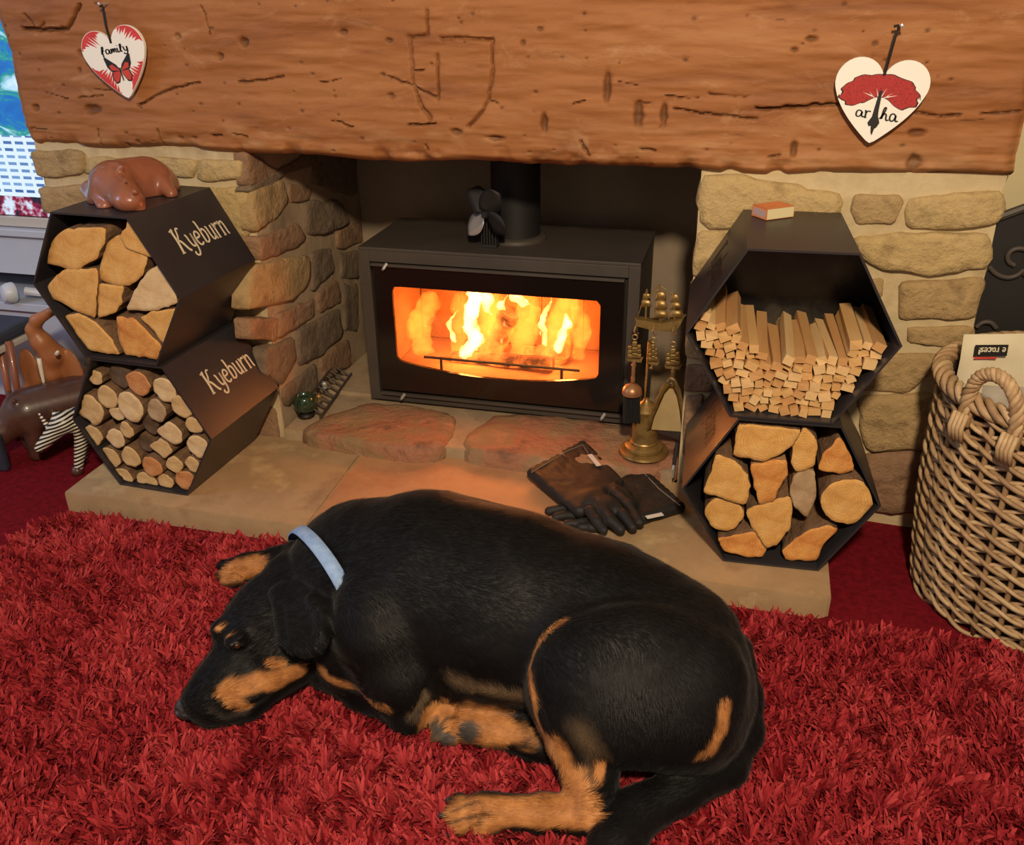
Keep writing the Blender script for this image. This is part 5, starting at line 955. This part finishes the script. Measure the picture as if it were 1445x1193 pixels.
def rope(cen, n, name, par, tw, rr, rs):
    T = np.gradient(cen, axis=0); T /= np.linalg.norm(T, axis=1)[:, None]; up = np.array([0, 0, 1.]) ; A = np.cross(T, BCn); A /= np.linalg.norm(A, axis=1)[:, None]; Bb = np.cross(T, A); L = np.linspace(0, 1, len(cen))
    for s in range(n):
        w_ = L*tw*2*math.pi+s*2*math.pi/n; m = MB(); m.tube(cen+rr*(np.cos(w_)[:, None]*A+np.sin(w_)[:, None]*Bb), rs, 6, True); m.build(name, WK[s % 2], par, smooth=True)
for sgn in (0, math.pi):
    hc = atz(1400, 580, BHt); ah = math.atan2(hc[1]-BC[1], hc[0]-BC[0])+sgn; BCn = np.array([math.cos(ah), math.sin(ah), 0.]); tg = np.array([-math.sin(ah), math.cos(ah), 0.]); c0 = bp(ah, brad(BHt)+.004, BHt-.03)
    cen = np.array([c0+tg*.050*math.cos(q)*(1+.08*math.sin(q))+BCn*(.006+.012*math.sin(q))+np.array([0, 0, .10*max(0, math.sin(q))**.8+(-.02 if math.sin(q) < .05 else 0)]) for q in np.linspace(0, math.pi, 40)])
    rope(cen, 4, 'handle_strand', t, 5, .0075, .0062)
    for e in (0, 1):
        m = MB(); q0 = cen[0 if e == 0 else -1]; 
        for k in range(4): m.tube([q0+tg*(-.012+.008*k)+BCn*.012+[0, 0, .028], q0+tg*(-.012+.008*k)+BCn*.02+[0, 0, .0], q0+tg*(-.012+.008*k)+BCn*.012+[0, 0, -.028]], .0045, 6)
        m.build('handle_binding', WK[1], t, smooth=True)
def paper(ctr, wdt, hgt, lean, yaw, cols, label, seed):
    """folded newspaper standing in the basket, slightly buckled"""
    cr, sr = math.cos(yaw), math.sin(yaw); tt = thing('newspaper', ctr, label, 'newspaper', 'newspapers in the basket'); V = []; F = []; N = 8
    f = lambda u, v, n: np.array(ctr)+np.array([cr*u-sr*(n+v*lean), sr*u+cr*(n+v*lean), v])
    for lay in range(3):
        m = MB(); V = []; n0 = lay*.006
        for i in range(N):
            for j in range(N): u, v = (i/(N-1)-.5)*(wdt-.01*lay), j/(N-1)*(hgt-.006*lay); V.append(f(u, v, n0+.008*fbm(np.array([u*14+seed, v*14, seed*3.]), 2)))
        F = [(i*N+j, (i+1)*N+j, (i+1)*N+j+1, i*N+j+1) for i in range(N-1) for j in range(N-1)]; o = obj('sheet', V, F, cols[lay % len(cols)], tt, smooth=True); o.modifiers.new('t', 'SOLIDIFY').thickness = .002
    return tt, f
NP = [pmat('newsprint_a', [S(206, 192, 160), S(216, 204, 176)], 12, .9), pmat('newsprint_b', [S(150, 140, 128), S(176, 166, 150)], 30, .9), pmat('newsprint_c', [S(214, 206, 186), S(196, 186, 164)], 20, .9)]
tt, f = paper(BC+[-.03, .06, .2], .34, .350, .12, math.radians(14), [NP[0], NP[2]], 'cream newspaper with a black headline block at the back of the basket', 1)
blk = lambda u, v: f(-.150+u*.76, .31+v*.76, -.014)
m = MB(); m.add([blk(0, 0), blk(.085, 0), blk(.085, .03), blk(0, .03)], [(0, 1, 2, 3)]); m.build('headline_block', MT['paint_black'], tt)
m = MB(); strokes(m, 'e races!', .13, lambda a, b: blk(.080-a*.0245, .023-b*.0175)+[0, -.0008, .0]); m.build('headline', NP[0], tt)
m = MB(); m.add([blk(.002, -.007)+[0, -.0005, 0], blk(.06, -.007)+[0, -.0005, 0], blk(.06, -.002)+[0, -.0005, 0], blk(.002, -.002)+[0, -.0005, 0]], [(0, 1, 2, 3)]); m.build('red_rule', MT['paint_red'], tt)
paper(BC+[.02, -.01, .2], .36, .27, .15, math.radians(10), [NP[1], NP[2]], 'grey printed newspaper in the middle of the basket', 2)
paper(BC+[.03, -.07, .2], .32, .235, .18, math.radians(8), [NP[2], NP[0]], 'pale newspaper nearest the basket handle', 3)

# ------------------------------------------------------------------ black iron screen behind the basket
t = thing('fire_screen', (.75, 2.1, 0), 'black iron screen with scrollwork standing behind the wicker basket', 'screen'); YS = 2.07; s_ = lambda x, y, d=0: aty(1290+x/3.316, 260+y/3.316, YS+d)
top = s_(400, 150)[2]; x0s = .49
m = MB(); prof = [(x0s, .03), (1.1, .03), (1.1, s_(514, 110)[2]+.10)]+[(x, s_(400, 160)[2]+.17*(x-x0s)/.35) for x in (.95, .8, .65, x0s)]; m.prism([(x, YS, z) for x, z in prof], [(x, YS+.006, z) for x, z in prof]); m.build('panel', MT['iron_dark'], t)
m = MB(); m.tube([(x, YS-.004, z) for x, z in prof[2:]], .009, 8); m.build('top_rail', MT['iron'], t)
for P in ([(350, 385), (380, 420), (430, 440), (480, 430), (514, 400)], [(470, 380), (440, 365), (435, 330), (465, 302), (514, 300), (560, 330), (560, 390), (514, 430)], [(290, 670), (320, 645), (360, 645), (385, 675)]):
    m = MB(); m.tube(chaikin([s_(x, y, -.006) for x, y in P], 2, False), .0055, 8); m.build('scroll', MT['iron'], t, smooth=True)
# ------------------------------------------------------------------ the dog
D = lambda x, y, z: atz(x, y, z)
CB = np.array([_r, _u, _f])
dogb = D(640, 900, .0); dogb[2] = 0
dog = thing('dog', dogb, 'large black and tan dog lying curled on the red rug with a pale blue collar', 'dog')
pr = []
def chain(pts, k=.04):
    for a, b in zip(pts[:-1], pts[1:]): pr.append(cap(D(*a[:3]), D(*b[:3]), a[3], b[3], k))
chain([(528, 822, .175, .148), (610, 832, .187, .166), (720, 858, .182, .160), (840, 893, .170, .146), (930, 940, .156, .138), (965, 995, .124, .104)], .06)
chain([(505, 815, .185, .122), (440, 845, .155, .090)], .05)                                       # neck
pr.append(ell(D(498, 788, .20), (.082, .088, .078), None, .045))                                    # far shoulder
pr.append(ell(D(522, 880, .215), (.062, .085, .05), CB, .03)); chain([(535, 890, .20, .07), (560, 945, .13, .062), (578, 992, .07, .046)], .02)   # near shoulder + upper arm
pr.append(ell(D(505, 915, .11), (.075, .085, .085), None, .04))                                     # brisket
chain([(580, 994, .058, .042), (520, 970, .05, .041), (445, 940, .046, .034)], .018)              # near forearm under the jaw
chain([(470, 800, .07, .05), (400, 795, .058, .036), (352, 800, .05, .030)], .025); pr.append(ell(D(335, 804, .046), (.030, .026, .022), None, .015))   # far foreleg, paw
for x, y in ((317, 799), (317, 810), (324, 820)): pr.append(cap(D(335, y-2, .045), D(x, y, .038), .012, .0115, .005))
# head
pr.append(ell(D(388, 866, .15), (.076, .082, .074), None, .03)); pr.append(ell(D(352, 892, .135), (.054, .056, .052), None, .03))
chain([(346, 920, .112, .050), (318, 958, .088, .043), (290, 988, .070, .037)], .028); chain([(400, 938, .085, .054), (345, 985, .058, .036), (310, 1002, .052, .028)], .028)
pr.append(ell(D(395, 922, .105), (.052, .052, .05), None, .03)); pr.append(ell(D(329, 904, .170), (.017, .017, .012), None, .02)); pr.append(ell(D(309, 888, .163), (.017, .017, .012), None, .02))
# ears: a soft flap folded over the cheek, the far one just showing
top_ = [(386, 838, .222), (402, 829, .226), (422, 831, .230), (442, 841, .230), (458, 854, .226)]; bot_ = [(397, 900, .208), (412, 913, .206), (428, 919, .206), (444, 915, .208), (456, 898, .212)]
top_, bot_ = np.array(top_), np.array(bot_)
for s_k in np.linspace(0, 4, 13):
    i_ = min(int(s_k), 3); w_ = s_k-i_; pr.append(cap(D(*(top_[i_]*(1-w_)+top_[i_+1]*w_)), D(*(bot_[i_]*(1-w_)+bot_[i_+1]*w_)), .0095, .0075, .010))
chain([(440, 846, .236, .010), (452, 868, .236, .011), (452, 895, .226, .009), (446, 915, .216, .006)], .008); chain([(460, 856, .232, .010), (467, 874, .230, .009), (455, 905, .218, .007)], .008)
chain([(398, 802, .215, .024), (412, 778, .215, .013), (417, 768, .212, .006)], .02)
# hindquarters
pr.append(ell(D(898, 968, .205), (.166, .126, .082), CB, .018)); pr.append(ell(D(812, 950, .20), (.072, .098, .052), CB, .03)); pr.append(ell(D(965, 985, .175), (.085, .105, .07), CB, .04))
chain([(800, 985, .165, .062), (822, 1045, .115, .052), (832, 1095, .08, .040), (836, 1142, .052, .033)], .02)
chain([(848, 1120, .065, .016), (851, 1158, .045, .02)], .012)                                      # heel tendon
chain([(838, 1152, .044, .033), (770, 1149, .042, .028), (705, 1147, .042, .029)], .016); pr.append(ell(D(684, 1145, .044), (.036, .032, .027), None, .014))
for x, y, z in ((650, 1133, .044), (643, 1147, .042), (652, 1162, .037), (682, 1168, .035)): pr.append(cap(D(680, 1145, .046), D(x, y, z), .014, .0155, .0045))
chain([(840, 1058, .055, .046), (760, 1042, .048, .035), (690, 1030, .046, .031)], .02); pr.append(ell(D(662, 1026, .048), (.030, .028, .030), None, .014))
for x, y, z in ((616, 1020, .052), (621, 1034, .042), (638, 1043, .036), (630, 1011, .058)): pr.append(cap(D(655, 1024, .048), D(x, y, z), .013, .0135, .0045))
chain([(700, 930, .10, .083), (640, 930, .10, .078)], .05); pr.append(ell(D(950, 1035, .085), (.075, .05, .06), None, .03)); pr.append(ell(D(1014, 1032, .09), (.026, .03, .045), None, .015))
# tail
chain([(1008, 935, .13, .068), (1034, 985, .10, .048), (1042, 1030, .07, .039), (1022, 1076, .054, .036), (958, 1116, .050, .035), (900, 1148, .050, .036), (868, 1195, .050, .036), (850, 1240, .05, .03), (845, 1270, .048, .02)], .012)
cut = [cap(D(292, 1010, .075), D(345, 998, .105), .0035, .003, .008), cap(D(355, 998, .105), D(385, 975, .12), .003, .002, .008)]
def creases(V0):
    q = V0-_C; w0 = q@_f; P0 = np.c_[IW/2+FPX*(q@_r)/w0, IH/2-FPX*(q@_u)/w0]
    def sf(x, y):
        d = np.hypot(P0[:, 0]-x, P0[:, 1]-y); m_ = np.where(d < 6)[0]; return V0[m_[np.argmin(w0[m_])]] if len(m_) else V0[np.argmin(d)]
    out = []
    for pts, r in (([(676, 1131), (655, 1137), (640, 1141)], .0055), ([(676, 1147), (655, 1153), (640, 1156)], .0055), ([(690, 1152), (672, 1162), (664, 1172)], .0055), ([(641, 1014), (628, 1016), (612, 1024)], .0035), ([(646, 1030), (632, 1032), (618, 1040)], .0035), ([(344, 800), (330, 803), (316, 804)], .003), ([(344, 810), (330, 813), (318, 815)], .003),
                   ([(612, 948), (604, 975), (592, 1010)], .005), ([(391, 848), (396, 875), (399, 903)], .003), ([(438, 842), (446, 868), (446, 905)], .0025), ([(300, 1012), (325, 1008), (350, 1003), (378, 985)], .0025), ([(745, 950), (750, 985), (764, 1020)], .005)):
        S_ = [sf(*p) for p in pts]; out += [cap(a, b, r, r, .005) for a, b in zip(S_[:-1], S_[1:])]
    return out
V, Q = blob(pr, .0046, (), creases)
V[:, 2] = np.maximum(V[:, 2], .020)
# gentle muscle / fur unevenness
Vn = np.zeros_like(V); fn = np.cross(V[Q[:, 2]]-V[Q[:, 0]], V[Q[:, 3]]-V[Q[:, 1]])
for k in range(4): np.add.at(Vn, Q[:, k], fn)
Vn /= np.linalg.norm(Vn, axis=1)[:, None]+1e-12
V = V+Vn*(.0035*fbm(V*11, 3)+.0008*fbm(V*70, 2))[:, None]
# where markings sit: nearest visible surface point to a measured photo position
q_ = V-_C; wd_ = q_@_f; PX = np.c_[IW/2+FPX*(q_@_r)/wd_, IH/2-FPX*(q_@_u)/wd_]
def surf(x, y):
    d = np.hypot(PX[:, 0]-x, PX[:, 1]-y); m_ = np.where(d < 5)[0]
    return V[m_[np.argmin(wd_[m_])]] if len(m_) else V[np.argmin(d)]
tan = np.zeros(len(V)); grey = np.zeros(len(V)); nz_ = fbm(V*60, 3)
def mark(arr, pts, r, soft=.35, amt=1.):
    P = [surf(x, y) for x, y in pts]; P = P if len(P) > 1 else P*2; d = np.full(len(V), 9.)
    for a, b in zip(P[:-1], P[1:]):
        ab = b-a; L = max(ab@ab, 1e-9); t_ = np.clip((V-a)@ab/L, 0, 1); d = np.minimum(d, np.linalg.norm(V-a-t_[:, None]*ab, axis=1))
    g = np.clip((r*(1+.22*nz_)-d)/(r*soft), 0, 1)*abs(amt); 
    if amt > 0: arr[:] = np.maximum(arr, g)
    else: arr[:] = arr*(1-g)
mark(tan, [(322, 975), (345, 968), (385, 962), (418, 955)], .021); mark(tan, [(418, 955), (455, 948)], .010); mark(tan, [(345, 1000), (325, 990)], .012)
mark(tan, [(380, 933), (398, 942)], .009); mark(tan, [(305, 884)], .0075); mark(tan, [(319, 893)], .0075)
mark(tan, [(452, 955), (490, 972), (540, 1002)], .011)
mark(tan, [(792, 872), (765, 893), (750, 918), (743, 950), (748, 985), (760, 1030), (782, 1075)], .007, .5)
mark(tan, [(782, 1050), (800, 1095), (815, 1130)], .024, .7); mark(tan, [(812, 1095), (830, 1135)], .026, .6); mark(tan, [(846, 1080), (852, 1150)], .011)
mark(tan, [(820, 1138), (770, 1138), (700, 1140), (650, 1148)], .036); mark(tan, [(690, 1160), (655, 1158)], .03)
mark(tan, [(765, 1048), (700, 1025), (625, 1018)], .042); mark(tan, [(362, 795), (318, 808)], .03)
mark(tan, [(1028, 1000), (1022, 1030), (1008, 1060)], .015, .5); mark(tan, [(990, 1068), (1012, 1062)], .009, .6, .7)
mark(tan, [(850, 1180), (790, 1178), (720, 1174)], .011, .6, -1.); mark(tan, [(775, 1072), (720, 1058)], .012, .6, -1.)
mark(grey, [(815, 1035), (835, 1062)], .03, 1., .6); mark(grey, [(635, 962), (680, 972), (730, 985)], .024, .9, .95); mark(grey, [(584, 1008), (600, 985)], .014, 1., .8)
for pts in ([(678, 1130), (655, 1137), (641, 1141)], [(678, 1147), (655, 1153), (641, 1156)], [(692, 1152), (674, 1162), (666, 1172)], [(643, 1013), (628, 1016), (613, 1024)]): mark(tan, pts, .0042, .7, -.8)  # dark strokes along the toe gaps: crease shade painted into the coat
pad = np.zeros(len(V)); [mark(pad, [q], r, .3) for q, r in (((618, 1028), .017), ((632, 1040), .016), ((660, 1037), .023), ((613, 1016), .013))]; mark(pad, [(297, 1008), (318, 1018), (345, 1012)], .010, .8, .6)
def dog_mat():
    m, nt, p = base_mat('dog_coat'); nz = nodes_noise(nt, 7, 5, (1, 1, 1)); blk = ramp(nt, [(.35, S(7, 6, 7)), (.65, S(16, 14, 15))], nz.outputs['Fac']); n2 = nodes_noise(nt, 30, 5); tn = ramp(nt, [(.3, S(146, 92, 50)), (.6, S(188, 128, 74)), (.75, S(200, 146, 94))], n2.outputs['Fac'])
    def mixin(prev, attr, col_sock=None, col=None):
        a = nt.nodes.new('ShaderNodeAttribute'); a.attribute_name = attr; x = nt.nodes.new('ShaderNodeMix'); x.data_type = 'RGBA'; nt.links.new(a.outputs['Fac'], x.inputs[0]); nt.links.new(prev, x.inputs[6])
        if col_sock is not None: nt.links.new(col_sock, x.inputs[7])
        else: x.inputs[7].default_value = col
        return x.outputs[2]
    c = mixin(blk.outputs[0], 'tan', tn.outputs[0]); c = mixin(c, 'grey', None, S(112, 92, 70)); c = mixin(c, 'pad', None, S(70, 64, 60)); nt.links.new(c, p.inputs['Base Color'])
    p.inputs['Roughness'].default_value = .58; p.inputs['Specular IOR Level'].default_value = .22; p.inputs['Sheen Weight'].default_value = .06; p.inputs['Sheen Roughness'].default_value = .4
    nb = nodes_noise(nt, 260, 4, (.35, 1, 1), .6, 1.); b = nt.nodes.new('ShaderNodeBump'); b.inputs['Strength'].default_value = .22; b.inputs['Distance'].default_value = .002; nt.links.new(nb.outputs['Fac'], b.inputs['Height']); nt.links.new(b.outputs[0], p.inputs['Normal']); return m
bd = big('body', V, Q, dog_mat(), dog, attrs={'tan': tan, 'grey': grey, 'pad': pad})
# short coat: fine hairs lying back along the body
nT = 190000; fa = V[Q[:, 0]]; ar = np.linalg.norm(np.cross(V[Q[:, 2]]-fa, V[Q[:, 3]]-V[Q[:, 1]]), axis=1); pick = rng.choice(len(Q), nT, p=ar/ar.sum()); qv = Q[pick]
b1, b2 = rng.random(nT)[:, None], rng.random(nT)[:, None]; wts = np.stack([(1-b1)*(1-b2), b1*(1-b2), b1*b2, (1-b1)*b2], 1)
Pf = (V[qv]*wts).sum(1); Nf = (Vn[qv]*wts).sum(1); Nf /= np.linalg.norm(Nf, axis=1)[:, None]+1e-9; hv = lambda a: (a[qv]*wts[:, :, 0]).sum(1)
flow = [((290, 985), (40, -50)), ((345, 930), (50, -60)), ((390, 860), (60, -40)), ((350, 985), (60, -30)), ((430, 880), (20, 60)), ((450, 810), (60, -20)), ((520, 750), (60, 0)), ((500, 880), (30, 60)), ((570, 980), (20, 50)), ((490, 960), (-50, -20)), ((620, 780), (60, 15)), ((640, 900), (50, 40)), ((740, 800), (60, 20)), ((760, 930), (40, 50)),
        ((880, 850), (60, 30)), ((900, 960), (0, 60)), ((980, 920), (40, 60)), ((1010, 1020), (-10, 60)), ((830, 1060), (15, 60)), ((840, 1140), (-50, 15)), ((720, 1148), (-60, 0)), ((700, 1028), (-60, -10)), ((1045, 1020), (-5, 60)), ((980, 1100), (-60, 35)), ((890, 1160), (-40, 60)), ((345, 805), (-60, 10))]
FP = np.array([surf(*p) for p, d in flow]); FD = np.array([(_r*d[0]-_u*d[1])/math.hypot(*d) for p, d in flow]); FD[:, 2] *= .6
W = np.zeros((nT, 3))
for p, d in zip(FP, FD): W += (1/(((Pf-p)**2).sum(1)+.0008)**1.6)[:, None]*d
W += .35*np.linalg.norm(W, axis=1)[:, None]*np.stack([vnoise(Pf*25), vnoise(Pf*25+11), vnoise(Pf*25+23)], 1); W -= Nf*(W*Nf).sum(1)[:, None]; W /= np.linalg.norm(W, axis=1)[:, None]+1e-9
Ls = rng.uniform(.008, .015, nT)[:, None]; Sd = np.cross(Nf, W); wf = rng.uniform(.0004, .0008, nT)[:, None]; up_ = rng.uniform(.0012, .0032, nT)[:, None]
Vf = np.stack([Pf-Sd*wf-Nf*.0006, Pf+Sd*wf-Nf*.0006, Pf+W*Ls+Sd*wf*.3+Nf*up_, Pf+W*Ls-Sd*wf*.3+Nf*up_], 1).reshape(-1, 3); Vf[:, 2] = np.maximum(Vf[:, 2], .016)
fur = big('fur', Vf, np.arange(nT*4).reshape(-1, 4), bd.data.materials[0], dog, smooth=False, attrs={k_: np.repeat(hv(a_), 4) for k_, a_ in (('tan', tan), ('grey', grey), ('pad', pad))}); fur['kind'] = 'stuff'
MT['nose'] = pmat('dog_nose', [S(44, 42, 44), S(62, 58, 60)], 60, .4, .6, 260, bdist=.001); n0 = D(268, 997, .063)
Vn_, Qn_ = blob([ell(n0, (.023, .021, .019), CB, .01), ell(n0-_r*.008-_u*.006, (.017, .016, .015), CB, .01)], .002, [ell(n0-_r*.018-_f*.014-_u*.006, (.005, .004, .006), CB, .003), ell(n0-_r*.002-_f*.021-_u*.008, (.006, .004, .005), CB, .003)])
o = big('nose', Vn_, Qn_, MT['nose'], dog)
es = surf(337, 914); m = MB(); m.lathe([(.0005, -.007), (.0055, -.004), (.0072, 0), (.0055, .004), (.0005, .007)], es+_f*.0035, 16, axis=tuple(-_f)); m.build('eye', pmat('dog_eye', [S(60, 34, 18)], 5, .08, spec=.8), dog, smooth=True)
m = MB(); m.tube([surf(x, y)-_f*.0008 for x, y in ((326, 916), (331, 910), (338, 907), (344, 911), (348, 917))], .0022, 6); m.build('eyelid', MT['nose'], dog, smooth=True)
for tip, root in (((650, 1133, .044), (680, 1145, .046)), ((643, 1147, .042), (680, 1145, .046)), ((652, 1162, .037), (680, 1145, .046)), ((616, 1020, .052), (655, 1024, .048)), ((630, 1011, .058), (655, 1024, .048))):
    a, b = D(*tip), D(*root); d_ = a-b; d_[2] -= .012; d_ /= np.linalg.norm(d_); m = MB(); m.tube([a+d_*.011, a+d_*.023+[0, 0, .003], a+d_*.034-np.array([0, 0, .002])], [.0058, .0048, .0015], 8); m.build('claw', MT['nose'], dog, smooth=True)
# collar follows the neck
c0 = D(470, 846, .16); axd = D(520, 798, .185)-D(392, 868, .15); axd /= np.linalg.norm(axd); a1 = np.cross(axd, (0, 0, 1)); a1 /= np.linalg.norm(a1); a2 = np.cross(axd, a1)
rel = V-c0; hgt = rel@axd; sel = np.abs(hgt) < .016; ang = np.arctan2(rel@a2, rel@a1); rad = np.hypot(rel@a1, rel@a2); NB = 48; RB = np.zeros(NB)
for k in range(NB):
    dd = np.abs((ang-2*math.pi*k/NB+math.pi) % (2*math.pi)-math.pi) < .12; s_el = sel & dd & (rad < .16); RB[k] = rad[s_el].max() if s_el.any() else .1
RB = np.minimum(RB, np.median(RB)*1.4); RB = (RB+np.roll(RB, 1)+np.roll(RB, -1))/3+.003; Vc = []; Fc = []
for k in range(NB):
    a = 2*math.pi*k/NB; e = math.cos(a)*a1+math.sin(a)*a2
    for dr_, dh in ((0, -.013), (.004, -.011), (.005, 0), (.004, .011), (0, .013)): Vc.append(c0+e*(RB[k]+dr_)+axd*dh)
for k in range(NB):
    for j in range(4): Fc.append((k*5+j, ((k+1) % NB)*5+j, ((k+1) % NB)*5+j+1, k*5+j+1))
obj('collar', Vc, Fc, pmat('blue_collar', [S(120, 150, 196), S(150, 176, 214)], 60, .9, .6, 200, bdist=.002), dog, smooth=True)

# ------------------------------------------------------------------ shag rug
rx0, rx1, ry0, ry1 = -1.585, .98, .30, 1.566
rug = thing('shag_rug', ((rx0+rx1)/2, (ry0+ry1)/2, 0), 'thick red shag rug in front of the hearth with the dog on it', 'rug')
def rugin(x, y, rc=.12):
    cx = np.clip(x, rx0+rc, rx1-rc); cy = np.clip(y, ry0+rc, ry1-rc); return np.hypot(x-cx, y-cy) <= rc
Pb = rr(rx0, rx1, ry0, ry1, .12, 6); m = MB(); m.prism([(x, y, .001) for x, y in Pb], [(x, y, .014) for x, y in Pb]); m.build('backing', pmat('rug_backing', [S(104, 14, 22), S(122, 18, 28)], 40, 1., .5, 200, spec=.1), rug)
NT = 100000; px = rng.uniform(rx0, rx1, NT*2); py = rng.uniform(ry0, ry1, NT*2)
keep = rugin(px, py) & (np.hypot(px-BC[0], py-BC[1]) > .225) & ((py > .62) | (rng.random(NT*2) < .25)); px, py = px[keep][:NT], py[keep][:NT]; NT = len(px)
# clumping: strands lean the same way inside a tuft
cl = np.stack([px*42, py*42, np.zeros(NT)], 1); th = math.pi*2*(vnoise(cl*.55)+.35*vnoise(cl*1.7))+rng.uniform(-.9, .9, NT); L = rng.uniform(.022, .040, NT)*(1+.25*vnoise(cl*.2)); ln = rng.uniform(.35, .85, NT)
dirx, diry = np.cos(th), np.sin(th); wdt = rng.uniform(.0020, .0036, NT); sa = rng.uniform(0, math.pi, NT); sx_, sy_ = np.cos(sa), np.sin(sa)
rows = []
for t_, wk in ((0, 1.), (.5, 1.05), (.85, .8), (1., .25)):
    hz_ = .010+L*(t_-.35*ln*t_**2); off_ = L*ln*t_**1.6*.75; bx, by = px+dirx*off_, py+diry*off_
    rows.append((np.c_[bx-sx_*wdt*wk, by-sy_*wdt*wk, hz_], np.c_[bx+sx_*wdt*wk, by+sy_*wdt*wk, hz_]))
Vr = np.stack([x for r_ in rows for x in r_], 1).reshape(-1, 3); i0 = np.arange(NT)*8
Qr = np.concatenate([np.stack([i0+2*k, i0+2*k+1, i0+2*k+3, i0+2*k+2], 1) for k in range(3)])
def pile_mat():
    m, nt, p = base_mat('rug_pile'); a = nt.nodes.new('ShaderNodeAttribute'); a.attribute_name = 'rnd'; r = ramp(nt, [(0, S(118, 24, 32)), (.5, S(158, 44, 50)), (1, S(188, 72, 74))], a.outputs['Fac']); nt.links.new(r.outputs[0], p.inputs['Base Color']); p.inputs['Roughness'].default_value = .9; p.inputs['Specular IOR Level'].default_value = .15; return m
rnd = np.clip(rng.random(NT)*.7+.15+.25*vnoise(cl*.3), 0, 1); pile = big('pile', Vr, Qr, pile_mat(), rug, smooth=False, attrs={'rnd': np.repeat(rnd, 8)}); pile['kind'] = 'stuff'
